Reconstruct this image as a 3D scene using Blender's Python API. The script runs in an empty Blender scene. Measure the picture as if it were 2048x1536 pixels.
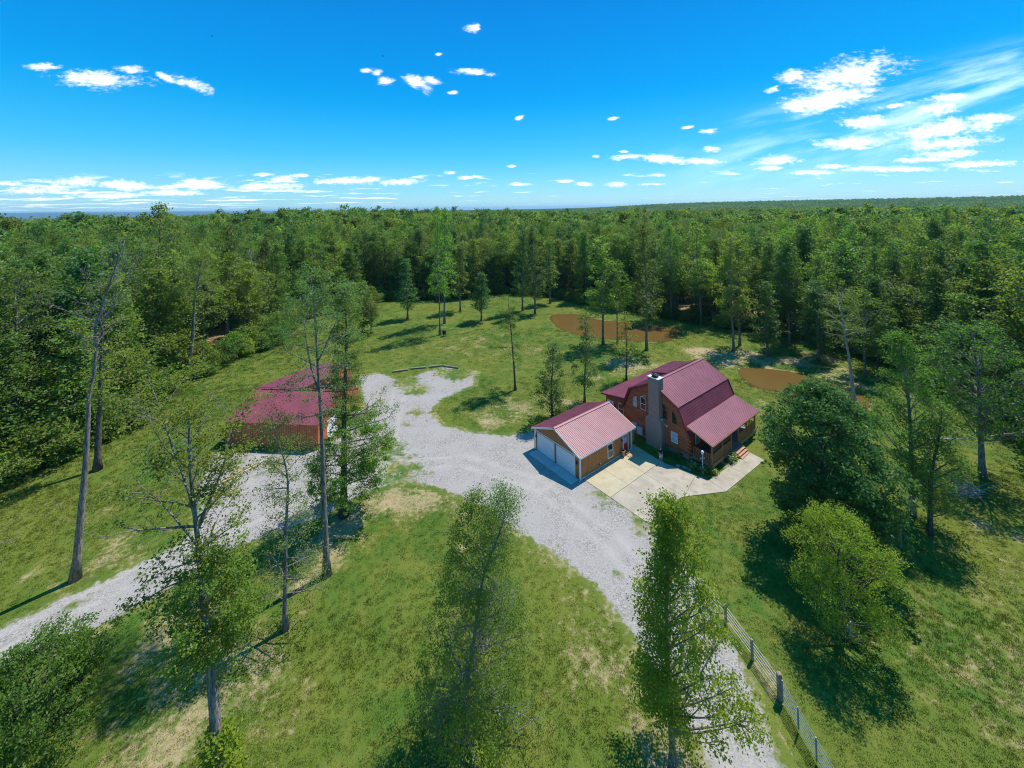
import bpy, math, random
import numpy as np
from mathutils import Vector, Matrix

# ------------------------------------------------------------------ camera, sky, sun, exposure
SC = bpy.context.scene
COL = SC.collection
rad = math.radians

cam_d = bpy.data.cameras.new('camera')
cam = bpy.data.objects.new('camera', cam_d)
COL.objects.link(cam)
_p, _r = rad(2.0), rad(0.75)
_f = Vector((0, math.cos(_p), math.sin(_p)))
_u0 = Vector((0, -math.sin(_p), math.cos(_p)))
_r0 = Vector((1, 0, 0))
_rt = _r0 * math.cos(_r) - _u0 * math.sin(_r)
_up = _r0 * math.sin(_r) + _u0 * math.cos(_r)
cam.matrix_world = Matrix(((_rt.x, _up.x, -_f.x, 0), (_rt.y, _up.y, -_f.y, 0), (_rt.z, _up.z, -_f.z, 29.5), (0, 0, 0, 1)))
cam_d.sensor_width = 36.0
cam_d.lens = 36.0 * 806 / 2048
cam_d.shift_y = -0.1851
cam_d.clip_start = 0.5
cam_d.clip_end = 60000
SC.camera = cam

SUN_AZ, SUN_EL = rad(49), rad(61)
world = bpy.data.worlds.new('World')
SC.world = world
world.use_nodes = True

sun_d = bpy.data.lights.new('sun', 'SUN')
sun_d.energy = 3.35
sun_d.angle = rad(0.5)
sun_d.color = (1.0, 0.95, 0.87)
sun = bpy.data.objects.new('sun', sun_d)
COL.objects.link(sun)
_sd = Vector((math.sin(SUN_AZ) * math.cos(SUN_EL), math.cos(SUN_AZ) * math.cos(SUN_EL), math.sin(SUN_EL)))
sun.rotation_euler = _sd.to_track_quat('Z', 'Y').to_euler()
sun.location = _sd * 200

SC.view_settings.view_transform = 'Standard'
SC.view_settings.look = 'None'
SC.view_settings.exposure = 0.75
SC.view_settings.gamma = 1.0
SC.view_settings.use_curve_mapping = False
SKY_STRENGTH = 0.15
SC.cycles.max_bounces = 6
SC.cycles.diffuse_bounces = 3
SC.cycles.glossy_bounces = 2
SC.cycles.transmission_bounces = 4
SC.cycles.transparent_max_bounces = 4
SC.cycles.use_denoising = True
SC.cycles.denoiser = 'OPENIMAGEDENOISE'
SC.cycles.denoising_prefilter = 'NONE'
SC.cycles.filter_width = 1.1


# ------------------------------------------------------------------ node helpers
class NT:
    def __init__(self, tree):
        self.t = tree
        self.n = tree.nodes
        self.l = tree.links

    def node(self, typ, **kw):
        n = self.n.new(typ)
        for k, v in kw.items():
            setattr(n, k, v)
        return n

    def inp(self, node, idx, val):
        s = node.inputs[idx]
        if isinstance(val, bpy.types.NodeSocket):
            self.l.new(val, s)
        elif val is not None:
            try:
                s.default_value = val
            except Exception:
                s.default_value = tuple(val) + (1.0,)

    def math(self, op, a, b=None, c=None, clamp=False):
        n = self.node('ShaderNodeMath', operation=op, use_clamp=clamp)
        self.inp(n, 0, a)
        if b is not None:
            self.inp(n, 1, b)
        if c is not None:
            self.inp(n, 2, c)
        return n.outputs[0]

    def vmath(self, op, a, b=None):
        n = self.node('ShaderNodeVectorMath', operation=op)
        self.inp(n, 0, a)
        if b is not None:
            self.inp(n, 1, b)
        return n.outputs['Value'] if op in ('LENGTH', 'DOT_PRODUCT', 'DISTANCE') else n.outputs[0]

    def scale(self, v, s):
        n = self.node('ShaderNodeVectorMath', operation='SCALE')
        self.inp(n, 0, v)
        n.inputs['Scale'].default_value = s
        return n.outputs[0]

    def mix(self, fac, a, b, blend='MIX'):
        n = self.node('ShaderNodeMixRGB', blend_type=blend)
        self.inp(n, 0, fac)
        self.inp(n, 1, a)
        self.inp(n, 2, b)
        return n.outputs[0]

    def noise(self, vec, scale, detail=3.0, rough=0.55, out=0):
        n = self.node('ShaderNodeTexNoise')
        self.inp(n, 'Vector', vec)
        n.inputs['Scale'].default_value = scale
        n.inputs['Detail'].default_value = detail
        n.inputs['Roughness'].default_value = rough
        return n.outputs[out]

    def smooth(self, v, lo, hi, o0=0.0, o1=1.0):
        n = self.node('ShaderNodeMapRange', interpolation_type='SMOOTHSTEP')
        self.inp(n, 0, v)
        n.inputs[1].default_value = lo
        n.inputs[2].default_value = hi
        n.inputs[3].default_value = o0
        n.inputs[4].default_value = o1
        return n.outputs[0]

    def xyz(self, x, y, z):
        n = self.node('ShaderNodeCombineXYZ')
        self.inp(n, 0, x)
        self.inp(n, 1, y)
        self.inp(n, 2, z)
        return n.outputs[0]


def c4(c):
    return (c[0], c[1], c[2], 1.0)


# ------------------------------------------------------------------ the sky with its clouds
def build_sky():
    nt = NT(world.node_tree)
    nt.n.clear()
    out = nt.node('ShaderNodeOutputWorld')
    bg = nt.node('ShaderNodeBackground')
    nt.l.new(bg.outputs[0], out.inputs[0])
    sky = nt.node('ShaderNodeTexSky', sky_type='NISHITA', sun_disc=False)
    sky.sun_elevation = SUN_EL
    sky.sun_rotation = SUN_AZ
    sky.altitude = 200
    sky.air_density = 1.0
    sky.dust_density = 0.2
    sky.ozone_density = 3.0
    hs = nt.node('ShaderNodeHueSaturation')
    hs.inputs['Hue'].default_value = 0.487
    hs.inputs['Saturation'].default_value = 1.6
    hs.inputs['Value'].default_value = 1.0
    nt.l.new(sky.outputs[0], hs.inputs['Color'])
    base = hs.outputs[0]
    geo = nt.node('ShaderNodeTexCoord')
    d = geo.outputs['Generated']
    sep = nt.node('ShaderNodeSeparateXYZ')
    nt.l.new(d, sep.inputs[0])
    x, y, z = sep.outputs
    ysafe = nt.math('MAXIMUM', nt.math('ABSOLUTE', y), 0.05)
    u = nt.math('DIVIDE', x, ysafe)
    v = nt.math('DIVIDE', z, ysafe)
    uv = nt.xyz(u, v, 0.0)
    # edges are broken up by fractal noise, stretched along the horizon low down
    nA = nt.noise(nt.vmath('MULTIPLY', uv, (1.0, 1.7, 1.0)), 13.0, 7.0, 0.6)
    nB = nt.noise(nt.vmath('MULTIPLY', uv, (1.0, 2.2, 1.0)), 55.0, 4.0, 0.6)
    edge = nt.math('ADD', nt.math('MULTIPLY', nt.math('SUBTRACT', nA, 0.5), 1.9), nt.math('MULTIPLY', nt.math('SUBTRACT', nB, 0.5), 1.5))
    # individual clouds: (u, v, half width, half height, tilt)
    clouds = CLOUDS
    acc = None
    for (cu, cv, w, h, tilt) in clouds:
        m = nt.vmath('SUBTRACT', uv, (cu, cv, 0.0))
        if tilt:
            rt = nt.node('ShaderNodeVectorRotate', rotation_type='Z_AXIS')
            nt.l.new(m, rt.inputs['Vector'])
            rt.inputs['Angle'].default_value = -tilt
            m = rt.outputs[0]
        m = nt.vmath('MULTIPLY', m, (1 / (w * .95), 1 / (h * .95), 0.0))
        ln = nt.math('SUBTRACT', 1.0, nt.vmath('LENGTH', m))
        acc = ln if acc is None else nt.math('SMOOTH_MAX', acc, ln, 0.15)
    acc = nt.math('ADD', nt.math('MAXIMUM', acc, -1.2), edge)
    dens = nt.smooth(acc, -0.02, 1.0)
    # rows of small cumulus lying low round the whole horizon, as a flat layer seen edge on
    lv = nt.math('LOGARITHM', nt.math('MAXIMUM', v, 0.006), 2.718)
    lay = nt.xyz(nt.math('MULTIPLY', u, 8.0), nt.math('MULTIPLY', lv, 4.2), 0.0)
    l1 = nt.noise(lay, 1.0, 6.0, 0.58)
    # flat bases: density falls off faster below than above
    l1b = nt.noise(nt.vmath('ADD', lay, (0.0, -0.35, 0.0)), 1.0, 2.0, 0.5)
    left = nt.smooth(u, -1.0, 0.2, 0.085, 0.0)
    low = nt.math('MULTIPLY', nt.smooth(v, 0.105, 0.075), nt.smooth(v, 0.004, 0.014))
    th = nt.math('ADD', nt.math('ADD', l1, nt.math('MULTIPLY', nt.math('SUBTRACT', 0.5, l1b), 0.25)), left)
    dl = nt.math('MULTIPLY', nt.smooth(th, 0.585, 0.70), nt.math('MULTIPLY', low, 0.85))
    # thin cirrus veil on the right
    ru = nt.node('ShaderNodeVectorRotate', rotation_type='Z_AXIS')
    nt.l.new(uv, ru.inputs['Vector'])
    ru.inputs['Angle'].default_value = -0.24
    cn = nt.noise(nt.vmath('MULTIPLY', ru.outputs[0], (1.2, 9.0, 1.0)), 2.3, 6.0, 0.55)
    sr = nt.node('ShaderNodeSeparateXYZ')
    nt.l.new(ru.outputs[0], sr.inputs[0])
    band = nt.math('MULTIPLY', nt.smooth(sr.outputs[1], -0.16, -0.02), nt.smooth(sr.outputs[1], 0.12, 0.02))
    cir = nt.math('MULTIPLY', nt.math('MULTIPLY', nt.smooth(cn, 0.42, 0.72), band), nt.smooth(u, 0.25, 0.95, 0.0, 0.8))
    # cloud shade: bright tops, faintly grey bases
    sh = nt.smooth(nt.noise(nt.vmath('MULTIPLY', nt.vmath('ADD', uv, (0, 0.012, 0)), (1.0, 2.4, 1.0)), 16.0, 5.0, 0.6), 0.35, 0.65)
    white = nt.mix(sh, c4((4.6, 4.9, 5.6)), c4((6.9, 6.9, 6.8)))
    lowwhite = nt.mix(sh, c4((3.9, 4.5, 5.4)), c4((5.9, 6.1, 6.4)))
    ramp = nt.node('ShaderNodeValToRGB')
    cr = ramp.color_ramp
    stops = [(0.0, (0.95, 3.5, 4.9)), (0.05, (0.6, 3.3, 5.0)), (0.12, (0.10, 2.75, 5.1)), (0.28, (0.02, 1.75, 4.7)), (0.5, (0.02, 1.0, 3.9))]
    while len(cr.elements) < len(stops):
        cr.elements.new(0.5)
    for e, (p_, c_) in zip(cr.elements, stops):
        e.position = p_
        e.color = c4(tuple(q / 10 for q in c_))
    nt.l.new(nt.math('MAXIMUM', z, 0.0), ramp.inputs[0])
    grad = nt.mix(1.0, ramp.outputs[0], c4((7.0, 7.0, 7.0)), 'MULTIPLY')
    col = nt.mix(nt.smooth(z, 0.45, 0.8, 0.8, 0.0), base, grad)
    col = nt.mix(cir, col, c4((3.9, 5.4, 5.9)))
    col = nt.mix(dl, col, lowwhite)
    col = nt.mix(dens, col, white)
    nt.l.new(col, bg.inputs[0])
    bg.inputs[1].default_value = SKY_STRENGTH


CLOUDS = [
    (-1.175, 0.372, 0.06, 0.012, -0.03), (-1.03, 0.338, 0.13, 0.028, -0.07), (-0.955, 0.36, 0.05, 0.014, -0.1), (-0.80, 0.322, 0.07, 0.02, -0.35), (-0.86, 0.338, 0.04, 0.010, -0.45),
    (-0.09, 0.457, 0.025, 0.014, 0.2), (-0.335, 0.345, 0.018, 0.010, 0.0), (-0.315, 0.325, 0.03, 0.016, 0.1), (-0.235, 0.318, 0.045, 0.020, -0.45), (-0.195, 0.324, 0.028, 0.012, -0.2), (-0.09, 0.343, 0.06, 0.011, -0.08), (-0.145, 0.292, 0.016, 0.006, 0.0), (-0.18, 0.39, 0.010, 0.006, 0.0), (-0.36, 0.35, 0.02, 0.008, 0.0),
    (0.02, 0.226, 0.016, 0.008, 0.3), (0.257, 0.222, 0.018, 0.006, 0.1), (0.44, 0.197, 0.022, 0.005, 0.1), (0.494, 0.187, 0.032, 0.010, 0.05),
    (0.85, 0.325, 0.17, 0.05, 0.25), (0.70, 0.318, 0.05, 0.022, 0.15), (0.655, 0.29, 0.03, 0.012, 0.3), (0.80, 0.262, 0.14, 0.04, 0.12), (0.72, 0.25, 0.05, 0.02, 0.3),
    (0.885, 0.205, 0.10, 0.018, 0.06), (1.06, 0.235, 0.07, 0.020, 0.05), (1.10, 0.265, 0.06, 0.014, 0.1), (0.96, 0.245, 0.06, 0.010, 0.15), (1.07, 0.182, 0.17, 0.03, 0.1), (1.20, 0.21, 0.08, 0.015, 0.0),
    (0.845, 0.153, 0.11, 0.018, 0.03), (0.87, 0.14, 0.04, 0.008, 0.0), (1.08, 0.148, 0.15, 0.02, 0.06), (1.1, 0.122, 0.12, 0.012, 0.03), (1.02, 0.108, 0.10, 0.010, 0.03), (0.66, 0.112, 0.10, 0.016, 0.02), (0.645, 0.092, 0.05, 0.008, 0.0), (0.80, 0.095, 0.06, 0.010, 0.05), (0.50, 0.142, 0.03, 0.010, 0.0),
    (0.29, 0.124, 0.06, 0.010, 0.05), (0.38, 0.118, 0.09, 0.014, -0.05), (0.47, 0.112, 0.06, 0.010, -0.05), (0.21, 0.127, 0.015, 0.005, 0.0), (0.28, 0.138, 0.012, 0.004, 0), (0.9, 0.088, 0.1, 0.008, 0.02), (0.98, 0.085, 0.12, 0.008, 0.0), (1.16, 0.095, 0.12, 0.012, 0.02), (0.75, 0.08, 0.06, 0.007, 0),
    (-1.08, 0.080, 0.07, 0.018, 0.0), (-0.97, 0.070, 0.12, 0.016, -0.06), (-0.76, 0.070, 0.08, 0.017, -0.04), (-0.62, 0.062, 0.12, 0.012, 0.02), (-0.615, 0.092, 0.03, 0.007, 0.0), (-0.575, 0.082, 0.04, 0.010, 0.0), (-0.525, 0.090, 0.032, 0.008, 0.0), (-0.42, 0.074, 0.09, 0.011, 0.02), (-0.35, 0.075, 0.05, 0.010, 0.0), (-0.29, 0.070, 0.07, 0.012, 0.05), (-0.15, 0.092, 0.022, 0.006, 0.0), (-0.115, 0.078, 0.03, 0.007, 0.0), (-0.085, 0.08, 0.02, 0.006, 0.0), (0.0, 0.105, 0.016, 0.005, 0.0), (0.02, 0.06, 0.035, 0.006, 0.0), (0.13, 0.066, 0.03, 0.006, 0.0), (0.36, 0.078, 0.025, 0.007, 0.0), (0.18, 0.058, 0.03, 0.006, 0.0), (0.26, 0.056, 0.04, 0.008, 0.0), (0.35, 0.056, 0.05, 0.005, 0.0), (-1.2, 0.06, 0.12, 0.012, 0.0), (-1.0, 0.045, 0.12, 0.010, 0.0), (-0.85, 0.05, 0.10, 0.010, 0.0),
]
build_sky()


# ------------------------------------------------------------------ materials
def new_mat(name):
    m = bpy.data.materials.new(name)
    m.use_nodes = True
    nt = NT(m.node_tree)
    nt.n.clear()
    out = nt.node('ShaderNodeOutputMaterial')
    b = nt.node('ShaderNodeBsdfPrincipled')
    nt.l.new(b.outputs[0], out.inputs[0])
    return m, nt, b, out


def simple_mat(name, col, rough=0.6, metal=0.0, var=0.15, scale=3.0, bump=0.0, bscale=30.0, spec=0.4, stretch=(1, 1, 1)):
    m, nt, b, out = new_mat(name)
    tc = nt.node('ShaderNodeTexCoord').outputs['Object']
    tv = nt.vmath('MULTIPLY', tc, stretch)
    n = nt.noise(tv, scale, 5.0, 0.6)
    dark = tuple(c * (1 - var) for c in col)
    lite = tuple(min(1, c * (1 + var)) for c in col)
    nt.l.new(nt.mix(nt.smooth(n, 0.3, 0.7), c4(dark), c4(lite)), b.inputs['Base Color'])
    b.inputs['Roughness'].default_value = rough
    b.inputs['Metallic'].default_value = metal
    b.inputs['Specular IOR Level'].default_value = spec
    if bump:
        bp = nt.node('ShaderNodeBump')
        bp.inputs['Strength'].default_value = bump
        bp.inputs['Distance'].default_value = 0.05
        nt.l.new(nt.noise(tv, bscale, 4.0, 0.6), bp.inputs['Height'])
        nt.l.new(bp.outputs[0], b.inputs['Normal'])
    return m


def turf_group():
    g = bpy.data.node_groups.new('turf_colour', 'ShaderNodeTree')
    g.interface.new_socket('Dry', in_out='INPUT', socket_type='NodeSocketFloat')
    g.interface.new_socket('Dirt', in_out='INPUT', socket_type='NodeSocketFloat')
    g.interface.new_socket('Color', in_out='OUTPUT', socket_type='NodeSocketColor')
    nt = NT(g)
    gi = nt.node('NodeGroupInput')
    go = nt.node('NodeGroupOutput')
    pos = nt.node('ShaderNodeNewGeometry').outputs['Position']
    p = nt.vmath('MULTIPLY', pos, (1, 1, 0))
    n1 = nt.noise(p, 0.045, 4.0, 0.6)
    n2 = nt.noise(p, 0.33, 4.0, 0.65)
    n3 = nt.noise(p, 2.2, 3.0, 0.6)
    n4 = nt.noise(p, 9.0, 2.0, 0.6)
    green = nt.mix(nt.smooth(n1, 0.36, 0.64), c4((0.052, 0.118, 0.013)), c4((0.125, 0.150, 0.018)))
    green = nt.mix(nt.smooth(n2, 0.38, 0.68), green, c4((0.140, 0.158, 0.024)))
    green = nt.mix(nt.math('MULTIPLY', nt.smooth(n3, 0.45, 0.8), 0.28), green, c4((0.050, 0.095, 0.011)))
    green = nt.mix(nt.math('MULTIPLY', nt.smooth(n4, 0.45, 0.85), 0.4), green, c4((0.160, 0.185, 0.042)))
    dn = nt.math('ADD', nt.math('MULTIPLY', n2, 0.6), nt.math('MULTIPLY', n3, 0.55))
    dv = nt.math('ADD', dn, nt.math('MULTIPLY', gi.outputs[0], 0.33))
    straw = nt.mix(n4, c4((0.27, 0.20, 0.085)), c4((0.46, 0.38, 0.22)))
    col = nt.mix(nt.math('MULTIPLY', nt.smooth(dv, 0.72, 0.92), 0.85), green, straw)
    dd = nt.math('ADD', nt.math('MULTIPLY', dn, 0.8), nt.math('MULTIPLY', gi.outputs[1], 0.6))
    soil = nt.mix(n4, c4((0.27, 0.185, 0.085)), c4((0.45, 0.36, 0.20)))
    col = nt.mix(nt.smooth(dd, 0.74, 0.95), col, soil)
    nt.l.new(col, go.inputs[0])
    return g


TURF = turf_group()


def ground_mat(name, attr_type='GEOMETRY', gain=1.0):
    m, nt, b, out = new_mat(name)
    gn = nt.node('ShaderNodeGroup', node_tree=TURF)
    for i, a in enumerate(('dry', 'dirt')):
        at = nt.node('ShaderNodeAttribute', attribute_name=a, attribute_type=attr_type)
        nt.l.new(at.outputs['Fac'], gn.inputs[i])
    col = gn.outputs[0]
    if gain != 1.0:
        col = nt.mix(1.0, col, c4((gain,) * 3), 'MULTIPLY')
    nt.l.new(col, b.inputs['Base Color'])
    b.inputs['Roughness'].default_value = 0.9
    b.inputs['Specular IOR Level'].default_value = 0.15
    if attr_type == 'GEOMETRY':
        pos = nt.node('ShaderNodeNewGeometry').outputs['Position']
        bp = nt.node('ShaderNodeBump')
        bp.inputs['Strength'].default_value = 0.9
        bp.inputs['Distance'].default_value = 0.05
        h = nt.math('ADD', nt.noise(pos, 5.0, 3.0, 0.7), nt.math('MULTIPLY', nt.noise(pos, 0.8, 2.0, 0.5), 0.6))
        nt.l.new(h, bp.inputs['Height'])
        nt.l.new(bp.outputs[0], b.inputs['Normal'])
    else:
        tr = nt.node('ShaderNodeBsdfTranslucent')
        nt.l.new(col, tr.inputs[0])
        mx = nt.node('ShaderNodeMixShader')
        mx.inputs[0].default_value = 0.45
        nt.l.new(b.outputs[0], mx.inputs[1])
        nt.l.new(tr.outputs[0], mx.inputs[2])
        nt.l.new(mx.outputs[0], out.inputs[0])
    return m


def gravel_mat():
    m, nt, b, out = new_mat('gravel')
    pos = nt.node('ShaderNodeNewGeometry').outputs['Position']
    gn = nt.node('ShaderNodeGroup', node_tree=TURF)
    gn.inputs[0].default_value = 0.5
    gn.inputs[1].default_value = 0.15
    ed = nt.node('ShaderNodeAttribute', attribute_name='edge').outputs['Fac']
    wd = nt.node('ShaderNodeAttribute', attribute_name='weed').outputs['Fac']
    vo = nt.node('ShaderNodeTexVoronoi', feature='F1')
    nt.l.new(pos, vo.inputs['Vector'])
    vo.inputs['Scale'].default_value = 12.0
    stone = nt.node('ShaderNodeSeparateColor')
    nt.l.new(vo.outputs['Color'], stone.inputs[0])
    n1 = nt.noise(pos, 0.35, 4.0, 0.6)
    n2 = nt.noise(pos, 3.0, 4.0, 0.65)
    base = nt.mix(stone.outputs[0], c4((0.19, 0.172, 0.150)), c4((0.41, 0.375, 0.335)))
    base = nt.mix(nt.smooth(n1, 0.35, 0.7), base, c4((0.335, 0.308, 0.275)))
    base = nt.mix(nt.math('MULTIPLY', nt.smooth(n2, 0.5, 0.8), 0.45), base, c4((0.25, 0.225, 0.20)))
    tkn = nt.node('ShaderNodeAttribute', attribute_name='track').outputs['Fac']
    base = nt.mix(nt.math('MULTIPLY', tkn, nt.smooth(nt.noise(pos, 0.5, 3.0, 0.6), 0.3, 0.6, 0.15, 0.75)), base, nt.mix(stone.outputs[1], c4((0.36, 0.325, 0.28)), c4((0.44, 0.405, 0.36))))
    # weeds and thinning towards the edge
    e = nt.math('ADD', ed, nt.math('MULTIPLY', nt.math('SUBTRACT', nt.noise(pos, 1.3, 5.0, 0.7), 0.5), 2.4))
    w = nt.math('ADD', nt.math('MULTIPLY', wd, 0.5), nt.math('MULTIPLY', nt.noise(pos, 0.9, 5.0, 0.7), 0.75))
    wf = nt.math('MULTIPLY', nt.smooth(w, 0.60, 0.78), nt.smooth(wd, 0.05, 0.3))
    col = nt.mix(wf, base, gn.outputs[0])
    col = nt.mix(nt.smooth(e, 0.25, -0.25), col, gn.outputs[0])
    nt.l.new(col, b.inputs['Base Color'])
    b.inputs['Roughness'].default_value = 0.9
    b.inputs['Specular IOR Level'].default_value = 0.2
    bp = nt.node('ShaderNodeBump')
    bp.inputs['Strength'].default_value = 0.5
    bp.inputs['Distance'].default_value = 0.03
    nt.l.new(nt.math('ADD', vo.outputs['Distance'], nt.math('MULTIPLY', n2, 0.8)), bp.inputs['Height'])
    nt.l.new(bp.outputs[0], b.inputs['Normal'])
    return m


def leaf_mat(name, ca, cb, trans=0.45, hv=0.03, vv=0.25):
    m, nt, b, out = new_mat(name)
    at = nt.node('ShaderNodeAttribute', attribute_name='var').outputs['Fac']
    col = nt.mix(at, c4(ca), c4(cb))
    oi = nt.node('ShaderNodeObjectInfo').outputs['Random']
    hs = nt.node('ShaderNodeHueSaturation')
    nt.l.new(nt.math('ADD', 0.5 - hv, nt.math('MULTIPLY', oi, 2 * hv)), hs.inputs['Hue'])
    r2 = nt.math('FRACT', nt.math('MULTIPLY', oi, 7.31))
    nt.l.new(nt.math('ADD', 1 - vv, nt.math('MULTIPLY', r2, 2 * vv)), hs.inputs['Value'])
    nt.l.new(col, hs.inputs['Color'])
    nt.l.new(hs.outputs[0], b.inputs['Base Color'])
    b.inputs['Roughness'].default_value = 0.5
    b.inputs['Specular IOR Level'].default_value = 0.22
    tr = nt.node('ShaderNodeBsdfTranslucent')
    tc = nt.mix(1.0, hs.outputs[0], c4((1.5, 1.5, 0.6)), 'MULTIPLY')
    nt.l.new(tc, tr.inputs[0])
    mx = nt.node('ShaderNodeMixShader')
    mx.inputs[0].default_value = trans
    nt.l.new(b.outputs[0], mx.inputs[1])
    nt.l.new(tr.outputs[0], mx.inputs[2])
    nt.l.new(mx.outputs[0], out.inputs[0])
    return m


def bark_mat(name, ca, cb):
    m, nt, b, out = new_mat(name)
    tc = nt.node('ShaderNodeTexCoord').outputs['Object']
    tv = nt.vmath('MULTIPLY', tc, (1, 1, 0.22))
    n = nt.noise(tv, 9.0, 5.0, 0.65)
    nt.l.new(nt.mix(nt.smooth(n, 0.35, 0.65), c4(ca), c4(cb)), b.inputs['Base Color'])
    b.inputs['Roughness'].default_value = 0.9
    b.inputs['Specular IOR Level'].default_value = 0.15
    bp = nt.node('ShaderNodeBump')
    bp.inputs['Strength'].default_value = 0.8
    bp.inputs['Distance'].default_value = 0.04
    nt.l.new(n, bp.inputs['Height'])
    nt.l.new(bp.outputs[0], b.inputs['Normal'])
    return m


def concrete_mat(name, ca, cb, stain):
    m, nt, b, out = new_mat(name)
    pos = nt.node('ShaderNodeNewGeometry').outputs['Position']
    n = nt.noise(pos, 0.7, 6.0, 0.65)
    f = nt.noise(pos, 14.0, 3.0, 0.6)
    col = nt.mix(nt.smooth(n, 0.3, 0.7), c4(ca), c4(cb))
    s = nt.noise(nt.vmath('ADD', pos, (31, 7, 0)), 0.9, 6.0, 0.7)
    col = nt.mix(nt.math('MULTIPLY', nt.smooth(s, 0.5, 0.75), 0.75), col, c4(stain))
    col = nt.mix(nt.math('MULTIPLY', f, 0.25), col, c4(tuple(0.6 * c for c in ca)))
    nt.l.new(col, b.inputs['Base Color'])
    b.inputs['Roughness'].default_value = 0.85
    return m


def brick_mat():
    m, nt, b, out = new_mat('chimney_brick')
    tc = nt.node('ShaderNodeTexCoord').outputs['Object']
    sp = nt.node('ShaderNodeSeparateXYZ')
    nt.l.new(tc, sp.inputs[0])
    uv = nt.xyz(nt.math('ADD', sp.outputs[0], sp.outputs[1]), sp.outputs[2], 0.0)
    br = nt.node('ShaderNodeTexBrick')
    nt.l.new(uv, br.inputs['Vector'])
    br.inputs['Color1'].default_value = c4((0.28, 0.155, 0.11))
    br.inputs['Color2'].default_value = c4((0.38, 0.25, 0.195))
    br.inputs['Mortar'].default_value = c4((0.42, 0.38, 0.34))
    br.inputs['Scale'].default_value = 1.0
    br.inputs['Brick Width'].default_value = 0.24
    br.inputs['Row Height'].default_value = 0.085
    br.inputs['Mortar Size'].default_value = 0.012
    n = nt.noise(tc, 1.6, 4.0, 0.6)
    nt.l.new(nt.mix(nt.math('MULTIPLY', n, 0.5), br.outputs[0], c4((0.33, 0.21, 0.165))), b.inputs['Base Color'])
    b.inputs['Roughness'].default_value = 0.85
    bp = nt.node('ShaderNodeBump')
    bp.inputs['Strength'].default_value = 0.7
    bp.inputs['Distance'].default_value = 0.02
    bp.invert = True
    nt.l.new(br.outputs['Fac'], bp.inputs['Height'])
    nt.l.new(bp.outputs[0], b.inputs['Normal'])
    return m


def glass_mat(name, col, rough=0.06):
    m, nt, b, out = new_mat(name)
    b.inputs['Base Color'].default_value = c4(col)
    b.inputs['Roughness'].default_value = rough
    b.inputs['Specular IOR Level'].default_value = 0.9
    return m


def water_mat():
    m, nt, b, out = new_mat('muddy_water')
    pos = nt.node('ShaderNodeNewGeometry').outputs['Position']
    n = nt.noise(pos, 0.15, 3.0, 0.6)
    nt.l.new(nt.mix(n, c4((0.12, 0.070, 0.020)), c4((0.165, 0.098, 0.030))), b.inputs['Base Color'])
    b.inputs['Roughness'].default_value = 0.04
    b.inputs['Specular IOR Level'].default_value = 0.42
    bp = nt.node('ShaderNodeBump')
    bp.inputs['Strength'].default_value = 0.25
    bp.inputs['Distance'].default_value = 0.03
    nt.l.new(nt.noise(pos, 2.5, 3.0, 0.6), bp.inputs['Height'])
    nt.l.new(bp.outputs[0], b.inputs['Normal'])
    return m


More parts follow.
